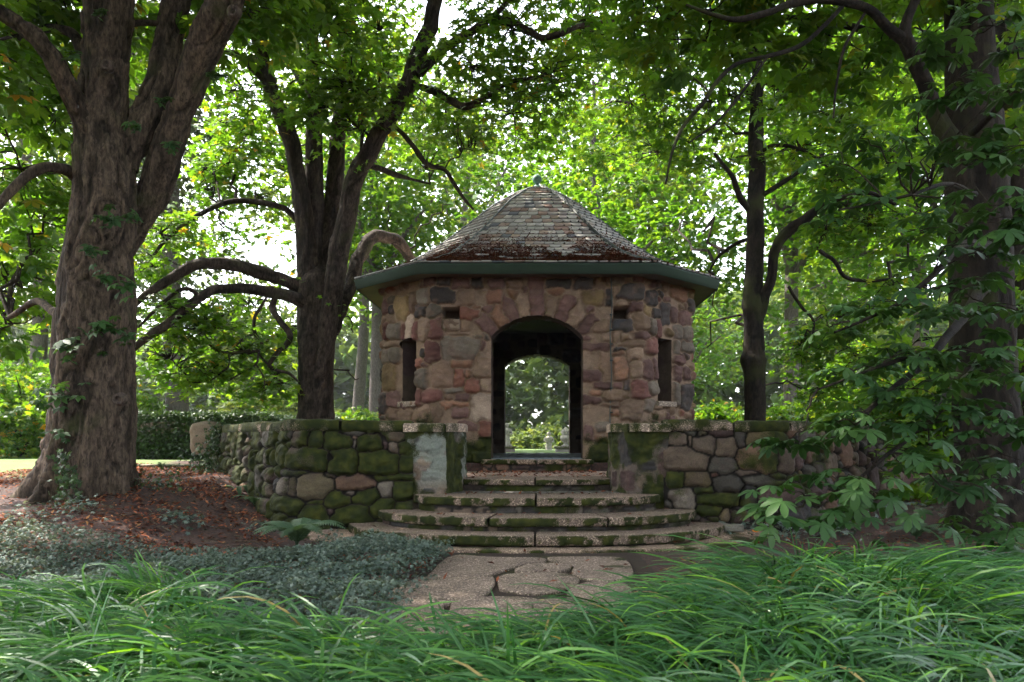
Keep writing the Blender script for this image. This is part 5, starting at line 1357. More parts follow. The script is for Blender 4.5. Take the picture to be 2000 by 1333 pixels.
B4b = [bl(px, py, d, r, n) for (px, py, d, r, n) in [(1700,120,9.5,.8,14),(1600,60,9,.8,14),(1480,90,9,.8,14),(1380,80,9,.7,12),(1300,40,9,.7,12),(1800,60,10,.9,14),(1990,100,9.5,.9,16),(2000,300,9.5,.9,14),(2010,520,9.5,.8,14),(1760,-60,8.5,1.1,20),(1600,-60,8.5,1.1,20),(1420,-60,8.5,1.1,20),(1950,-60,8.5,1.2,20),(1240,-30,9,.9,16),(1550,180,10,.7,10),(2020,700,9.5,.8,14),(1820,660,10.5,.6,10),(1790,880,10.8,.4,8),(1850,950,10.5,.4,8),(1830,780,11,.6,12)]]
for i in range(60):
    a = rgb.uniform(0, 2 * math.pi); rr = 7 * math.sqrt(rgb.random()); B4b.append((4.4 + math.cos(a) * rr, 6.8 + math.sin(a) * rr * .9, rgb.uniform(7.2, 14.5), 1.5, 1.5, .8, 17))
for i in range(26): B4b.append((rgb.uniform(-.5, 10), rgb.uniform(-6.5, -2.2), rgb.uniform(1.8, 8.0), 1.5, 1.3, 1.1, 20))  # unseen foliage added behind the camera to cut sky fill
for i in range(9): B4b.append((rgb.uniform(8, 12), rgb.uniform(-2, 6), rgb.uniform(2.0, 8.0), 1.5, 1.3, 1.1, 16))  # unseen foliage added at the side, screening skylight
t4b = thing("chestnut_tree", "second chestnut behind the right edge, its crown roofing over the path", "tree", (7.0, 10.4, gzs(7.0, 10.4)))
L4b = [limb([(2010,960,10.6,84),(2008,800,10.6,70),(2000,600,10.6,64),(1985,420,10.5,60),(1972,250,10.4,54),(1960,80,10.3,48),(1950,-100,10.2,40),(1930,-350,10,26)]), limb([(1975,300,10.4,30),(1900,180,10,22),(1800,100,9.6,18),(1650,50,9.2,14),(1500,30,9,10),(1350,20,9,6)])]
trunkmesh(t4b, [(l, dict(step=.05, ring=40, bark=.012, seed=120 + i, lump=.05)) for i, l in enumerate(L4b)], M["bark_dark"])
crown(t4b, clear_top(B4b), L4 + L4b, T_LO, .19, 12, .46, M["leaf_y"], M["bark_dark"], 64, rnd=(.1, 1), dens=.55)

# ------------------------------------------------------------------ trees behind
def far_tree(name, label, px, d, h, r, seed, mat, base=.18, leaf=.30, nsp=420, kind="round", trunk_w=.35, squash=1.0, tmat=None, group="trees beyond the pavilion"):
    rg = np.random.default_rng(seed); x = (px - VX) * d / F; z0 = gzs(x, d)
    tr = thing(name, label, "tree", (x, d, z0), group)
    tp = np.array([(x, d, z0 - .1, trunk_w * 1.15), (x, d, z0 + h * .1, trunk_w), (x + rg.normal(0, .2), d, z0 + h * .35, trunk_w * .8), (x + rg.normal(0, .4), d, z0 + h * .65, trunk_w * .5), (x + rg.normal(0, .5), d, z0 + h * .93, .05)])
    parts = [(tp, dict(step=.5, ring=16, bark=.0, seed=seed, lump=.08))]
    limbs = [tp]
    n = int(nsp); 
    if kind == "conifer":
        t = rg.random(n) ** .8; zz = z0 + h * (base + (1 - base) * t); rad = r * (1 - t) ** .8 * rg.uniform(.35, 1.05, n) + .15
        a = rg.uniform(0, 2 * math.pi, n); c = np.stack([x + np.cos(a) * rad, d + np.sin(a) * rad, zz - rad * .35], -1)
    else:
        nb = 20; bc = rg.normal(0, 1, (nb, 3)); bc /= np.linalg.norm(bc, axis=1)[:, None]; bc *= rg.uniform(.35, .85, nb)[:, None]
        cz = z0 + h * (base + (1 - base) * .5); hz = h * (1 - base) * .5
        bc = bc * [r, r, hz] + [x, d, cz]
        for b in bc[:6]: parts.append((np.array([(*tp[2, :3], trunk_w * .45), (*((tp[2, :3] + b) / 2 + [0, 0, .4]), trunk_w * .3), (*b, .04)]), dict(step=.5, ring=8, seed=seed)))
        k = rg.integers(0, nb, n); u = rg.normal(0, 1, (n, 3)); u /= np.linalg.norm(u, axis=1)[:, None]
        c = bc[k] + u * (rg.random(n) ** .35)[:, None] * np.array([r * .46, r * .46, hz * .36])
    trunkmesh(tr, parts, tmat or M["bark_far"])
    m = 26; sr = .75 if kind == "round" else .55
    q = (c[:, None] + rg.normal(0, 1, (n, m, 3)) * np.array([sr, sr, sr * .38])).reshape(-1, 3)
    if kind == "conifer":
        dv = q - np.array([x, d, 0]); q[:, 2] -= .25 * np.hypot(dv[:, 0], dv[:, 1]) * .4
    q = q[q[:, 2] > z0 + .3]
    N_ = len(q); base_ = np.repeat(rg.random(n), m)[:N_]
    v, f, a = scatter(T_FAR, q, rg.uniform(0, 6.28, N_), rg.normal(0, .4, N_), rg.normal(0, .4, N_), leaf * rg.uniform(.6, 1.2, N_), np.clip(base_ * .5 + rg.random(N_) * .5, 0, 1))
    obj("crown", mesh("crown", v, f, {"rnd": a}), mat, tr)
FT = [  # px, depth, height, radius, kind, material, label
 (70, 24, 15, 4.6, "round", "leaf_far", "pale leafy tree glimpsed left of the huge chestnut"),
 (345, 24, 20, 2.2, "conifer", "leaf_con", "tall grey trunked conifer between the two left trees"),
 (235, 33, 19, 4.0, "conifer", "leaf_con", "conifer half hidden behind the huge chestnut trunk"),
 (490, 46, 11, 4.2, "round", "leaf_far", "hazy low tree in the bright gap between the two left trees"),
 (130, 40, 20, 6.0, "round", "leaf_y", "broad tree far behind the left lawn"),
 (700, 34, 20, 4.8, "round", "leaf_far", "leafy tree between the many stemmed tree and the pavilion"),
 (735, 27, 16, 3.6, "round", "leaf_y", "bright tree filling the gap left of the pavilion roof"),
 (890, 38, 21, 6.0, "round", "leaf_far", "tree rising behind the left slope of the pavilion roof"),
 (925, 50, 20, 6.0, "conifer", "leaf_con", "grey green conifer showing in the left of the archway"),
 (1200, 42, 22, 6.0, "round", "leaf_y", "light green tree behind the right of the pavilion roof"),
 (1185, 25, 13, 4.2, "round", "leaf_y", "tree overhanging the view through the pavilion archway"),
 (1265, 33, 19, 4.4, "round", "leaf_far", "tree rising behind the right slope of the pavilion roof"),
 (1340, 55, 14, 5.0, "round", "leaf_y", "small sunlit tree in the bright gap right of the pavilion"),
 (1545, 25, 16, 4.4, "round", "leaf_y", "yellow green tree just right of the slim trunk"),
 (1690, 32, 19, 5.2, "round", "leaf_y", "sunlit yellowish tree between the slim trunk and the dark chestnut"),
 (1800, 24, 17, 4.4, "round", "leaf_t", "green tree behind the low hanging chestnut boughs"),
 (1960, 22, 16, 4.6, "round", "leaf_t", "green tree behind the right edge chestnut"),
 (1630, 44, 18, 5.0, "round", "leaf_far", "distant pale tree standing farthest back right of the slim trunk"),
]
for i, (px, d, h, r, kd, mt, lab) in enumerate(FT):
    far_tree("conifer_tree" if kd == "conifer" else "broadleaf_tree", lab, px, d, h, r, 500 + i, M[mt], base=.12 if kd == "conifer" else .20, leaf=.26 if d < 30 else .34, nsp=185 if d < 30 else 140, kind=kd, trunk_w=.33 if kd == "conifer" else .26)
# distant wood as one mass
rg = np.random.default_rng(77); n = 26000
a = rg.uniform(-1.0, 1.0, n); dist = rg.uniform(62, 84, n)
x = a * dist * .95; y = dist
top = 6.5 + 5.5 * fbm(np.stack([x * .12, y * .02, x * 0], -1), 4, 3) + 5.0 * sstep(.0, .5, np.abs(a + .42))
z = .5 + rg.random(n) ** .8 * top
v, f, r_ = scatter(T_FAR, np.stack([x, y, z], -1), rg.uniform(0, 6.28, n), rg.normal(0, .4, n), rg.normal(0, .4, n), rg.uniform(.8, 1.7, n), np.clip(fbm(np.stack([x * .3, y * .1, z * .4], -1), 9, 3) * .8 + rg.random(n) * .3 - .1, 0, 1))
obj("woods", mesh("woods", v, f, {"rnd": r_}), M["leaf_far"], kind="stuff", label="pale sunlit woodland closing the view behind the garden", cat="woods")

# ------------------------------------------------------------------ hedge, shrubs
def hedge(name, label, x0, x1, y0, y1, z1, seed, n, mat):
    z0 = gzs((x0 + x1) / 2, y0); rg = np.random.default_rng(seed)
    root = thing(name, label, "hedge", ((x0 + x1) / 2, y0, z0))
    core = Geo(); v, f = box_vf(x0 + .12, x1 - .12, y0 + .12, y1 - .12, z0 - .1, z1 - .12); core.add(v, f); obj("stems", core.mesh("stems"), M["soil"], root)
    w_, d_, h_ = x1 - x0, y1 - y0, z1 - z0
    k = rg.random(n); A = w_ * h_; T = w_ * d_; S = d_ * h_ * 2; tot = A * 2 + T + S; p = np.zeros((n, 3))
    sel = k * tot
    for i, s in enumerate(sel):
        u, w2 = rg.random(2)
        if s < A * 2: p[i] = (x0 + u * w_, y0 if s < A * 1.6 else y1, z0 + w2 * h_)
        elif s < A * 2 + T: p[i] = (x0 + u * w_, y0 + w2 * d_, z1)
        else: p[i] = (x0 if rg.random() < .5 else x1, y0 + u * d_, z0 + w2 * h_)
    p += (fbm(p * 3, seed, 3)[:, None] - .5) * .16 + rg.normal(0, .03, (n, 3))
    v, f, a = scatter(T_5, p, rg.uniform(0, 6.28, n), rg.normal(0, .8, n), rg.normal(0, .8, n), rg.uniform(.03, .055, n), np.clip(rg.random(n) * .7 + (fbm(p * 2, seed + 1) - .3) * .5, 0, 1))
    obj("foliage", mesh("foliage", v, f, {"rnd": a}), mat, root)
hedge("boxwood_hedge", "clipped dark boxwood hedge between the huge chestnut and the wall end", -8.6, -5.35, 14.6, 15.7, 1.62, 600, 22000, M["hedge"])
hedge("boxwood_hedge", "low clipped hedge running behind the coping of the left wall", -8.0, -4.6, 17.6, 18.5, 1.66, 601, 12000, M["hedge"])
hedge("boxwood_hedge", "far clipped hedge with a sunlit top left of the many stemmed tree", -9.0, -4.0, 24, 25.2, 1.98, 602, 7000, M["leaf_far"])

def shrub(label, px, d, w_, h_, seed, mat, n=900, leaf=.10):
    x = (px - VX) * d / F; z0 = gzs(x, d); rg = np.random.default_rng(seed)
    root = thing("shrub", label, "shrub", (x, d, z0), "shrubs behind the walls")
    m = 9; S = np.tile([[x, d, z0]], (m, 1)); a = np.linspace(0, 6, m); E = S + np.stack([np.cos(a) * w_ * .33, np.sin(a) * w_ * .33, np.full(m, h_ * .8)], -1)
    v, f = twigs(S, E, np.full(m, .03), np.full(m, .008), seed=seed); obj("stems", mesh("stems", v, f), M["bark_dark"], root)
    u = rg.normal(0, 1, (n, 3)); u /= np.linalg.norm(u, axis=1)[:, None]; u[:, 2] = np.abs(u[:, 2]); rr = rg.random(n) ** .3
    c = np.array([x, d, z0]) + u * rr[:, None] * [w_ / 2, w_ / 2, h_]
    c = c * 1.0; c += (fbm(c * 1.5, seed, 3)[:, None] - .5) * w_ * .35
    q = (c[:, None] + rg.normal(0, .10, (n, 7, 3))).reshape(-1, 3); q = q[q[:, 2] > z0 - .1]; N_ = len(q)
    v, f, a = scatter(T_5, q, rg.uniform(0, 6.28, N_), rg.normal(.3, .5, N_), rg.normal(0, .5, N_), leaf * rg.uniform(.6, 1.2, N_), rg.random(N_))
    obj("foliage", mesh("foliage", v, f, {"rnd": a}), mat, root)
for i, (lab, px, d, w_, h_, mt, n, lf) in enumerate([
  ("glossy green shrub between the pavilion and the slim trunk", 1400, 19.5, 2.2, 1.25, "leaf_t", 900, .10),
  ("leafy shrub behind the right wall, right of the slim trunk", 1560, 17.5, 2.0, 1.1, "leaf_y", 900, .10),
  ("tall shrub behind the low chestnut boughs", 1690, 18, 2.6, 2.6, "leaf_t", 1300, .11),
  ("dark shrub at the far end of the right wall", 1850, 13.5, 2.0, 1.9, "leaf_t", 1200, .09),
  ("bushy shrub under the many stemmed tree, left of the pavilion", 700, 19, 2.4, 1.0, "leaf_y", 900, .10),
  ("dark rounded shrub on the lawn at the left edge", 40, 17, 4.4, 2.1, "leaf_t", 1900, .10),
  ("pale shrub in front of the far hedge", 470, 27, 3.0, 1.7, "leaf_far", 900, .16),
  ("small pale bush seen through the archway between the statues", 1045, 44, 4.6, 1.1, "leaf_far", 700, .2),
  ("large dark rounded shrub behind the left edge shrub", 150, 22, 4.2, 2.9, "leaf_t", 1500, .12),
  ("bright bush in the distance between the left trees", 560, 30, 4.5, 2.2, "leaf_far", 900, .18)]):
    shrub(lab, px, d, w_, h_, 620 + i, M[mt], n, lf)

# ------------------------------------------------------------------ boulder, side steps, statues
def boulder(label, px, py, d, w_, h_, dp, seed, colr):
    u, v_ = np.meshgrid(np.linspace(0, 2 * math.pi, 61)[:-1], np.linspace(-1, 1, 40), indexing="ij")
    k = np.clip(1 - np.abs(v_) ** 7, 0, 1) ** (1 / 7)
    se = lambda t: np.sign(t) * np.abs(t) ** .42
    V = np.stack([se(np.cos(u)) * k * w_ / 2, se(np.sin(u)) * k * dp / 2, v_ * h_ / 2], -1).reshape(-1, 3)
    nn = V / (np.linalg.norm(V, axis=1)[:, None] + 1e-6); V = V + nn * ((fbm(V * 4 + 9, seed, 4) - .5) * .10)[:, None] + nn * ((fbm(V * 15, seed + 2, 4) - .5) * .035)[:, None]
    c = P(px, py, d); V += c
    i = np.arange(60)[:, None]; j = np.arange(39)[None]; f = np.stack([i * 40 + j, ((i + 1) % 60) * 40 + j, ((i + 1) % 60) * 40 + j + 1, i * 40 + j + 1], -1).reshape(-1, 4)
    me = mesh("boulder", V, f, {"Col": np.array(colr) * (.65 + .7 * fbm(V * 5, seed, 4))[:, None], "moss": np.clip((fbm(V * 2, seed + 4) - .75) * 3, 0, 1)}, smooth=True)
    return obj("boulder", me, M["masonry"], label=label, cat="boulder")
boulder("big pale tan boulder ending the left garden wall beside the hedge", 402, 858, 12.75, .44, .56, .40, 640, (.19, .145, .10))
boulder("flat grey stone lying at the foot of the right wall", 1430, 1031, 9.05, .25, .09, .2, 641, (.20, .18, .15))
sst = thing("side_steps", "two low mossy stone steps between the hedge and the boulder", "steps", (-6.0, 12.2, gzs(-6.0, 12.0)))
for k, (y, z) in enumerate(((12.15, .60), (12.65, .74))):
    v, f = box_vf(-6.75, -5.55, y, y + .55, z - .14, z); n = 24
    X, S_ = np.meshgrid(np.linspace(-6.9, -5.6, 60), np.arange(8), indexing="ij"); sc_ = np.array([(0, -.16), (-.0, -.05), (-.02, -.01), (.03, 0), (.1, 0), (.25, 0), (.4, 0), (.55, 0)])
    V = np.stack([X, y + sc_[S_, 0], z + sc_[S_, 1]], -1).reshape(-1, 3); V += ((fbm(V * 7, 5 + k, 4) - .5) * .03)[:, None]
    o = obj("step_slab", mesh("side_slab", V, grid_faces(60, 8), {"Col": np.array((.30, .23, .19)) * (.7 + .6 * fbm(V * 6, 9))[:, None], "moss": np.clip(.45 + (fbm(V * 4, 8) - .5) * 2.5, 0, 1)}, smooth=True), M["aggregate"], sst)
def statue(label, px, d, top_z, h, seed, urn=False):
    x = (px - VX) * d / F
    root = thing("garden_statue", label, "statue", (x, d, top_z))
    if urn: prof = [(.0, 0), (.17, 0), (.18, .05), (.10, .09), (.085, .16), (.20, .28), (.25, .40), (.22, .50), (.15, .56), (.21, .60), (.20, .66), (.12, .74), (.15, .80), (.08, .88), (.0, .95)]
    else: prof = [(.0, 0), (.19, 0), (.19, .06), (.15, .10), (.16, .25), (.13, .38), (.12, .48), (.17, .58), (.19, .66), (.12, .73), (.055, .76), (.085, .80), (.10, .87), (.07, .93), (.0, .96)]
    g = Geo(); v, f = lathe([(r * h, top_z + z * h) for r, z in prof], x, d, 24)
    th = np.arctan2(v[:, 1] - d, v[:, 0] - x); rr = 1 + .12 * np.sin(th * (7 if not urn else 9) + v[:, 2] * 6) + .35 * (fbm((v - [x, d, 0]) * 6, seed, 3) - .5)
    v[:, 0] = x + (v[:, 0] - x) * rr; v[:, 1] = d + (v[:, 1] - d) * rr; g.add(v, f)
    obj("figure" if not urn else "vessel", g.mesh("figure", True), M["marble"], root)
    g = Geo()
    if not urn:
        for sgn in (-1, 1):
            v, f = tube(np.array([(x + sgn * .15 * h, d, top_z + .68 * h, .05 * h), (x + sgn * .22 * h, d - .03, top_z + .52 * h, .042 * h), (x + sgn * .10 * h, d - .14 * h, top_z + .46 * h, .035 * h)]), .03, 10)
            obj("arm", mesh("arm", v, f, smooth=True), M["marble"], root)
    else:
        for k in range(10):
            a = k * .628; v, f = tube(np.array([(x + math.cos(a) * .1 * h, d + math.sin(a) * .1 * h, top_z + .62 * h, .06 * h), (x + math.cos(a) * .16 * h, d + math.sin(a) * .16 * h, top_z + .72 * h, .07 * h), (x + math.cos(a) * .08 * h, d + math.sin(a) * .08 * h, top_z + .82 * h, .03 * h)]), .04, 8); g.add(v, f)
        obj("fruit", g.mesh("fruit", True), M["marble"], root)
    return root
def plinth(label, x, d, w_, z1):
    z0 = gzs(x, d) - .3; root = thing("plinth", label, "plinth", (x, d, z0)); g = Geo()
    rg = np.random.default_rng(5); stn = pack(0, w_ * 3, z0, z1, [], [(.35, .2, 10), (.2, .14, 20), (.1, .1, 30)], rg)
    p, nr, s = poly_path([(x - w_ / 2, d + w_), (x - w_ / 2, d), (x + w_ / 2, d), (x + w_ / 2, d + w_)])
    v, f, c, mo = sheet(p, nr, z0, z1 - .05, .035, stn, depth=.02, edge=.03, seed=8); g.add(v, f, Col=c * .4 + .12, moss=mo); obj("block", g.mesh("block", True), M["masonry"], root)
    g = Geo(); v, f = box_vf(x - w_ / 2 - .05, x + w_ / 2 + .05, d - .05, d + w_, z1 - .06, z1); g.add(v, f, Col=(.3, .27, .22), moss=.6); o = obj("cap_slab", g.mesh("cap"), M["masonry"], root)
    o.modifiers.new("bevel", 'BEVEL').width = .015
plinth("low stone plinth under the draped figure, left in the archway", (972 - VX) * 24 / F, 24, 1.0, EYE - .20)
plinth("low stone plinth under the fruit urn, right in the archway", (1118 - VX) * 24 / F, 24, 1.0, EYE - .20)
statue("weathered pale draped statue seen through the left side of the archway", 989, 24.4, EYE - .20, .78, 650)
statue("weathered stone urn of fruit seen through the right side of the archway", 1105, 24.4, EYE - .20, .66, 651, True)
statue("small distant white statue beyond the archway beside the pale bush", 1072, 38, EYE - .55, 1.0, 652)

# ------------------------------------------------------------------ ferns and small plants
def fern(label, px, py, d, n, Lf, seed, spread=1.0, name="fern", cat="fern"):
    rg = np.random.default_rng(seed); x = (px - VX) * d / F; z0 = gzs(x, d)
    root = thing(name, label, cat, (x, d, z0)); 
    for k in range(n):
        a = 2 * math.pi * k / n + rg.uniform(-.3, .3); L = Lf * rg.uniform(.75, 1.15); m = 26
        th = np.linspace(math.radians(80), math.radians(-38) * spread, m); st = L / m
        hx = np.cumsum(np.cos(th)) * st; hz = np.cumsum(np.sin(th)) * st
        c = np.stack([x + np.cos(a) * hx, d + np.sin(a) * hx, z0 + hz], -1)
        tan = np.stack([np.cos(a) * np.cos(th), np.sin(a) * np.cos(th), np.sin(th)], -1); side = np.array([-math.sin(a), math.cos(a), 0.0])
        V = []; f = []; 
        for i in range(3, m):
            t = i / m; pl = L * .19 * math.sin(math.pi * min(1, t * .95 + .08)) ** .8; w_ = st * .42
            for sg in (-1, 1):
                tipd = side * sg * pl + tan[i] * pl * .35 - np.array([0, 0, pl * .25]); b = len(V)
                V += [c[i] - tan[i] * w_, c[i] + tan[i] * w_, c[i] + tipd * .6 + tan[i] * w_ * .8, c[i] + tipd, c[i] + tipd * .6 - tan[i] * w_ * .8]
                f += [(b, b + 1, b + 2, b + 3), (b, b + 3, b + 4, b)]
        V = np.array(V); f = np.array([[q[0], q[1], q[2], q[3]] for q in f if q[3] != q[0]]); tri = np.array([[b, b + 3, b + 4] for b in range(0, len(V), 5)])
        g = Geo(); g.add(V, [f, tri], rnd=rg.random(len(V)) * .3 + rg.random() * .6)
        tv, tf = tube(np.c_[c[::3], np.full(len(c[::3]), .0035)], .1, 4); g.add(tv, [tf], rnd=.2)
        obj("frond", g.mesh("frond"), M["fern"], root)
fern("arching green fern at the edge of the ground cover beside the steps", 580, 1045, 8.0, 13, .62, 660)
fern("small fern at the foot of the left wall corner", 497, 975, 10.2, 8, .34, 661)
fern("dark fern in the shade under the dark chestnut", 1790, 1030, 8.4, 11, .42, 662)
fern("small shaded fern below the hanging leaves at the right wall", 1640, 1030, 9.0, 9, .36, 663)
def strap_plant(label, px, d, seed, n=8, L=.3):
    rg = np.random.default_rng(seed); x = (px - VX) * d / F; z0 = gzs(x, d); root = thing("plant", label, "plant", (x, d, z0))
    for k in range(n):
        a = rg.uniform(-3.3, .2); v, f = leaflet(L * rg.uniform(.7, 1.1), .07, .9, a, z0=0); v = np.array(v); v[:, 2] += .5 * L * np.minimum(1, np.hypot(v[:, 0], v[:, 1]) / L * 2); v += [x, d, z0]
        obj("leaf", mesh("leaf", v, np.array(f), {"rnd": np.full(len(v), rg.random())}, smooth=True), M["fern"], root)
strap_plant("broad leaved plant hanging at the base of the shaded left wall", 462, 10.6, 670)

# ------------------------------------------------------------------ ground cover, litter
def in_cover(x, y):
    px = VX + x * F / y; n = .5 * (fbm(np.stack([x * 1.6, y * 1.6, x * 0], -1), 71, 3) - .5)
    k = (x < -.95 - .15 * (y - 5) * (y < 6.5) + n * .5) & (y > 4.3 + n) & (y < 6.95 + .5 * sstep(-3.2, -2.2, x) + n * 1.0)
    k |= (x < -.98 + n * .3) & (x > -2.2) & (y > 6.0) & (y < 7.75 + n * .6)
    k &= ~((x > -1.9) & (x < -1.3) & (y > 7.55))
    return k
rg = np.random.default_rng(80); n = 140000
x = rg.uniform(-7.5, -.8, n); y = rg.uniform(3.6, 8.4, n); k = in_cover(x + rg.normal(0, .10, n), y + rg.normal(0, .10, n)); x, y = x[k], y[k]
def chh(x, y):
    return .03 + .30 * fbm(np.stack([x * 1.9, y * 1.9, x * 0], -1), 72, 3) ** 1.5 + .12 * np.exp(-((x + 1.45) ** 2 + (y - 7.3) ** 2) / .25)
hh = chh(x, y) * rg.uniform(.45, 1.05, len(x)); z = gz(x, y) + hh
v, f, a = scatter(T_5, np.stack([x, y, z], -1), rg.uniform(0, 6.28, len(x)), rg.normal(-.15, .5, len(x)), rg.normal(0, .5, len(x)), rg.uniform(.013, .030, len(x)), np.clip(rg.random(len(x)) * .8 + (hh / .25 - .5) * .3, 0, 1))
g = Geo(); g.add(v, f, rnd=a)
obj("ground_cover", g.mesh("ground_cover"), M["cover"], kind="stuff", label="low mat of small blue green leaves spreading beside the path", cat="ground cover")
Q = []
for (px, d, s_, n_) in ((355, 8.3, .14, 160), (150, 8.0, .16, 120), (515, 8.9, .10, 60), (300, 9.3, .10, 70), (60, 7.6, .2, 160), (820, 7.4, .08, 30)):
    x_ = (px - VX) * d / F + rg.normal(0, s_, n_); y_ = d + rg.normal(0, s_, n_); Q.append(np.stack([x_, y_, gz(x_, y_) + rg.uniform(.01, .13, n_)], -1))
Q = np.vstack(Q); n = len(Q); v, f, a = scatter(T_5, Q, rg.uniform(0, 6.28, n), rg.normal(0, .4, n), rg.normal(0, .4, n), rg.uniform(.02, .045, n), rg.random(n))
obj("ground_cover", mesh("seedlings", v, f, {"rnd": a}), M["cover"], kind="stuff", label="small seedlings dotted over the reddish mulch", cat="seedlings")
n = 1500; x = rg.uniform(2.2, 7.5, n); y = 9.0 + rg.normal(0, .35, n) + .3 * (x - 2.6) * .3; q = fbm(np.stack([x * 2, y * 2, x * 0], -1), 6); k = q > .5; x, y = x[k], y[k]
v, f, a = scatter(T_5, np.stack([x, y, gz(x, y) + rg.uniform(.02, .18, len(x))], -1), rg.uniform(0, 6.28, len(x)), rg.normal(0, .4, len(x)), rg.normal(0, .4, len(x)), rg.uniform(.03, .06, len(x)), rg.random(len(x)))
obj("ground_cover", mesh("weeds", v, f, {"rnd": a}), M["cover"], kind="stuff", label="sparse weeds at the shaded foot of the right wall", cat="ground cover")
# ivy near the left wall end and at the trunk foot
def ivy(label, pts, seed):
    rg = np.random.default_rng(seed); Q = []
    for (px, py, d, s, n) in pts: Q.append(P(px, py, d) + rg.normal(0, 1, (n, 3)) * [s, .04, s * 1.2])
    Q = np.vstack(Q); m = len(Q)
    v, f, a = scatter(T_5, Q, rg.uniform(-3.1, 0, m), rg.normal(.9, .4, m), rg.normal(0, .4, m), rg.uniform(.03, .055, m), rg.random(m))
    obj("ivy", mesh("ivy", v, f, {"rnd": a}), M["hedge"], label=label, cat="ivy", kind="stuff")
ivy("small ivy climbing the end of the left wall by the boulder", [(425,850,12.1,.10,150),(415,880,12.0,.10,120),(400,905,11.9,.14,140),(385,945,11.7,.18,160),(370,975,11.3,.18,160)], 690)
ivy("thin ivy at the foot of the huge chestnut trunk", [(130,930,8.42,.06,60),(125,890,8.4,.05,40),(132,960,8.3,.08,60),(300,940,9.3,.15,90),(330,955,9.6,.12,60)], 691)

def ground_flakes(n, x0, x1, y0, y1, size, seed, dens=None):
    rg = np.random.default_rng(seed); x = rg.uniform(x0, x1, n); y = rg.uniform(y0, y1, n)
    q = fbm(np.stack([x * 1.1, y * 1.1, x * 0], -1), seed, 3); k = rg.random(n) < np.clip((q - .3) * 3, .1, 1); x, y = x[k], y[k]
    k = (side_of_line(x, y) < -.05) & ~((np.abs(x) < 2.7) & (y > 7.6)) & ~((np.abs(x) < 1.0) & (y < 8)); x, y = x[k], y[k]
    return flakes(len(x), np.stack([x, y, gz(x, y) + rg.uniform(.004, .025, len(x))], -1), size, rg)
a1 = ground_flakes(60000, -8, -1.0, 5.5, 13.5, .030, 700); a2 = ground_flakes(9000, 1.0, 9, 5.0, 11, .026, 701)
g = Geo(); g.add(a1[0], a1[1], rnd=a1[2]); g.add(a2[0], a2[1], rnd=a2[2])
obj("leaf_litter", g.mesh("mulch_litter"), M["litter"], kind="stuff", label="brown chips and dead leaves covering the mulch under the chestnut", cat="dead leaves")
rg = np.random.default_rng(702); Q = []
for (x0, x1, y0, y1, z, n) in ((-1.0, 1.0, 10.1, 12.2, ZS[1] + .004, 170), (-.9, .9, 11.7, 12.25, ZS[1] + .006, 170), (-1.1, 1.1, 9.2, 9.7, ZS[2] + .008, 26), (-1.7, 1.7, 8.5, 8.75, ZS[3] + .006, 14), (-2.0, 2.2, 8.4, 9.3, ZS[4] + .008, 22), (-1.0, 1.0, 6.0, 7.7, .045, 34), (1.2, 2.8, 8.0, 9.2, .07, 40), (-2.9, -2.3, 8.3, 9.0, .07, 14)):
    q = np.stack([rg.uniform(x0, x1, n), rg.uniform(y0, y1, n), np.full(n, z)], -1)
    if z == ZS[4] + .008: q = q[(np.abs(q[:, 0]) > 1.2) & (np.abs(q[:, 0]) < 1.9)]
    Q.append(q)
Q = np.vstack(Q); v, f, a = flakes(len(Q), Q, .034, rg, .4)
obj("fallen_leaves", mesh("fallen_leaves", v, f, {"rnd": a * .9}), M["litter"], kind="stuff", label="scattered brown dead leaves lying on the steps and landing", cat="dead leaves")
# roots and fallen twigs on the mulch
S = np.stack([rg.uniform(-6.2, -1.2, 60), rg.uniform(6.8, 9.0, 60), np.zeros(60)], -1); S[:, 2] = gz(S[:, 0], S[:, 1]) + .02; an = rg.uniform(0, 6.28, 60); E = S + np.stack([np.cos(an), np.sin(an) * .6, 0 * an], -1) * rg.uniform(.1, .45, 60)[:, None]; E[:, 2] = gz(E[:, 0], E[:, 1]) + .02
v, f = twigs(S, E, np.full(60, .006), np.full(60, .003), sag=.05, seed=3)
obj("fallen_twigs", mesh("fallen_twigs", v, f), M["bark_big"], kind="stuff", label="thin dry twigs lying on the mulch bed", cat="twigs")

# ------------------------------------------------------------------ ornamental grass
def blades(base, az, L, w0, th0, th1, rnd, K=8, seed=0, curl=0.0):
    n = len(base); s = np.linspace(0, 1, K)
    th = th0[:, None] + (th1 - th0)[:, None] * s[None] ** .8
    azs = az[:, None] + curl[:, None] * s[None] if not np.isscalar(curl) else az[:, None] + 0 * s[None]
    st = (L / (K - 1))[:, None]
    dx = np.sin(th) * np.cos(azs) * st; dy = np.sin(th) * np.sin(azs) * st; dz = np.cos(th) * st
    z0 = np.zeros((n, 1)); C = base[:, None] + np.stack([np.hstack([z0, np.cumsum(dx[:, :-1], 1)]), np.hstack([z0, np.cumsum(dy[:, :-1], 1)]), np.hstack([z0, np.cumsum(dz[:, :-1], 1)])], -1)
    rg = np.random.default_rng(seed); tw = rg.normal(0, .5, n)[:, None]
    side = np.stack([-np.sin(azs) * np.cos(tw), np.cos(azs) * np.cos(tw), np.sin(tw) + 0 * azs], -1)
    wp = np.sin(np.clip(s * .92 + .10, 0, 1) * math.pi) ** .6 * np.where(s > .97, .05, 1.0)
    w_ = (w0[:, None] * wp[None])[..., None]
    V = np.stack([C - side * w_ / 2, C + side * w_ / 2], 2).reshape(-1, 3)
    i = np.arange(K - 1)[None, :]; b = (np.arange(n) * K * 2)[:, None] + i * 2
    f = np.stack([b, b + 1, b + 3, b + 2], -1).reshape(-1, 4)
    return V, f, np.repeat(rnd, K * 2), np.tile(np.repeat(s, 2), n)
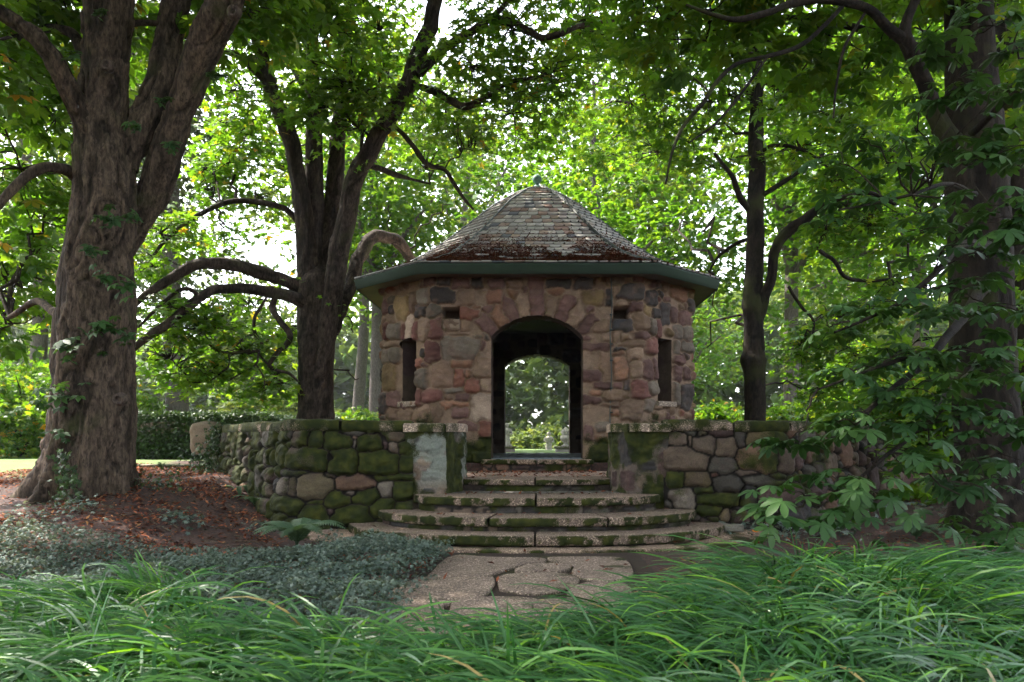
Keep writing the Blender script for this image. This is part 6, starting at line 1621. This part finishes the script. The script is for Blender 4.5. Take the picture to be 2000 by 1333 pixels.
def grass_bed(name, label, cl, per, seed, Lm=.60):
    """cl: clump centres x,y,scale"""
    rg = np.random.default_rng(seed); cl = np.array(cl); m = len(cl); n = m * per
    ci = np.repeat(np.arange(m), per); c = cl[ci]
    x = c[:, 0] + rg.normal(0, .075, n); y = c[:, 1] + rg.normal(0, .075, n)
    radial = np.arctan2(y - c[:, 1], x - c[:, 0])
    # overall lean of the bed: outwards from a line through the right mound
    lean = np.where(x < 1.7, math.radians(195) - .25 * np.clip(y - 3, -1, 3) * .2, math.radians(-35)); kx = sstep(1.1, 2.4, x)
    lx = np.cos(math.radians(198)) * (1 - kx) + math.cos(math.radians(-66)) * kx; ly = np.sin(math.radians(198)) * (1 - kx) + math.sin(math.radians(-66)) * kx
    hx = np.cos(radial) * .95 + lx + rg.normal(0, .35, n); hy = np.sin(radial) * .95 + ly + rg.normal(0, .35, n)
    az = np.arctan2(hy, hx); L = Lm * rg.uniform(.55, 1.2, n) * c[:, 2]
    base = np.stack([x, y, gz(x, y)], -1)
    cl_r = rg.random(m)[ci]
    rn = np.clip(rg.random(n) * .7 + cl_r * .25, 0, .90); hi = rg.random(n) > .955; rn = np.where(hi, .97, rn); rn = np.where(rg.random(n) > .988, 1.0, rn)
    V, f, r_, s_ = blades(base, az, L, rg.uniform(.009, .018, n), rg.uniform(.05, .60, n), rg.uniform(1.7, 2.75, n), rn, seed=seed, curl=rg.normal(0, .3, n))
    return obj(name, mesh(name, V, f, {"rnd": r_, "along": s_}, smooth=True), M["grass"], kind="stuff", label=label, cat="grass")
rg = np.random.default_rng(90); C1, C2 = [], []
for gx_ in np.arange(-4.5, 6.6, .31):
    for gy_ in np.arange(1.2, 6.4, .31):
        x = gx_ + rg.uniform(-.14, .14); y = gy_ + rg.uniform(-.14, .14)
        far = 3.95 + .25 * math.sin(x * 2.1) + (.75 if x < -2.0 else 0)
        far = far + (6.15 - far) * float(sstep(.75, 1.9, x))
        if x > 3.2: far += .2
        if y > far or abs(x) > .72 * y + .9: continue
        mound = 1 + .42 * math.exp(-((x - 1.95) ** 2 / .9 + (y - 4.8) ** 2 / .9)) + rg.uniform(-.2, .2)
        if y < 2.0: mound *= .82
        (C2 if x > .75 else C1).append((x, y, mound))
grass_bed("grass", "arching bright green grass spilling over the path in the left foreground", C1, 150, 91)
grass_bed("grass", "broad mound of arching green grass in the right foreground", C2, 140, 92)
# a few upright broad blades
rg = np.random.default_rng(95); B_ = []
for (px, d, n) in ((110, 3.4, 9), (225, 3.1, 9), (260, 3.5, 5), (970, 3.0, 7), (1005, 3.1, 5), (1175, 3.3, 4), (1560, 5.8, 9), (1700, 5.6, 5), (640, 3.0, 3)):
    for k in range(n): x = (px - VX) * d / F + rg.normal(0, .06); B_.append((x, d + rg.normal(0, .08), 0.1))
B_ = np.array(B_); B_[:, 2] = gz(B_[:, 0], B_[:, 1]); n = len(B_)
V, f, r_, s_ = blades(B_, rg.uniform(0, 6.28, n), rg.uniform(.40, .62, n), rg.uniform(.012, .02, n), rg.uniform(.02, .2, n), rg.uniform(.3, 1.5, n), rg.uniform(.1, .7, n), seed=4)
obj("grass", mesh("upright_blades", V, f, {"rnd": r_, "along": s_}, smooth=True), M["grass"], kind="stuff", label="broad upright blades standing out of the arching grass", cat="grass")
# two small orange blooms at the top of the mound
for k, (px, py, lab) in enumerate(((1476, 1040, "larger orange bloom above the grass beside the pavement"), (1494, 1033, "smaller orange bloom just right of the larger one"))):
    d = 6.3; p = P(px, py, d); root = thing("flower", lab, "flower", (p[0], d, gzs(p[0], d)), "orange blooms")
    v, f = tube(np.array([(p[0], d, gzs(p[0], d), .003), (p[0] + .01, d, p[2] - .15, .003), (*p, .002)]), .05, 5); obj("stem", mesh("stem", v, f), M["fern"], root)
    V = []; Fc = []
    for q in range(6):
        vv, ff = leaflet(.032 - .008 * k, .018, -.5, q * 1.047 + .2, z0=0); n0 = len(V); V += [tuple(np.array(a) + p) for a in vv]; Fc += [tuple(z + n0 for z in r) for r in ff]
    obj("petals", mesh("petals", np.array(V), np.array(Fc), {"rnd": rg.random(len(V)) * .5}), M["flower"], root)

# ------------------------------------------------------------------ air between the camera and the far trees
hz = bpy.data.materials.new("air"); hz.use_nodes = True; t_ = hz.node_tree; t_.nodes.clear()
vo_ = t_.nodes.new("ShaderNodeVolumePrincipled"); vo_.inputs["Density"].default_value = HAZE; vo_.inputs["Color"].default_value = (.88, .93, 1.0, 1); vo_.inputs["Anisotropy"].default_value = .3
ou_ = t_.nodes.new("ShaderNodeOutputMaterial"); t_.links.new(vo_.outputs[0], ou_.inputs["Volume"])
if HAZE > 0:
    v, f = box_vf(-225, 225, -65, 425, -1.5, 26.0)
    obj("haze", mesh("haze", v, f), hz, kind="stuff")
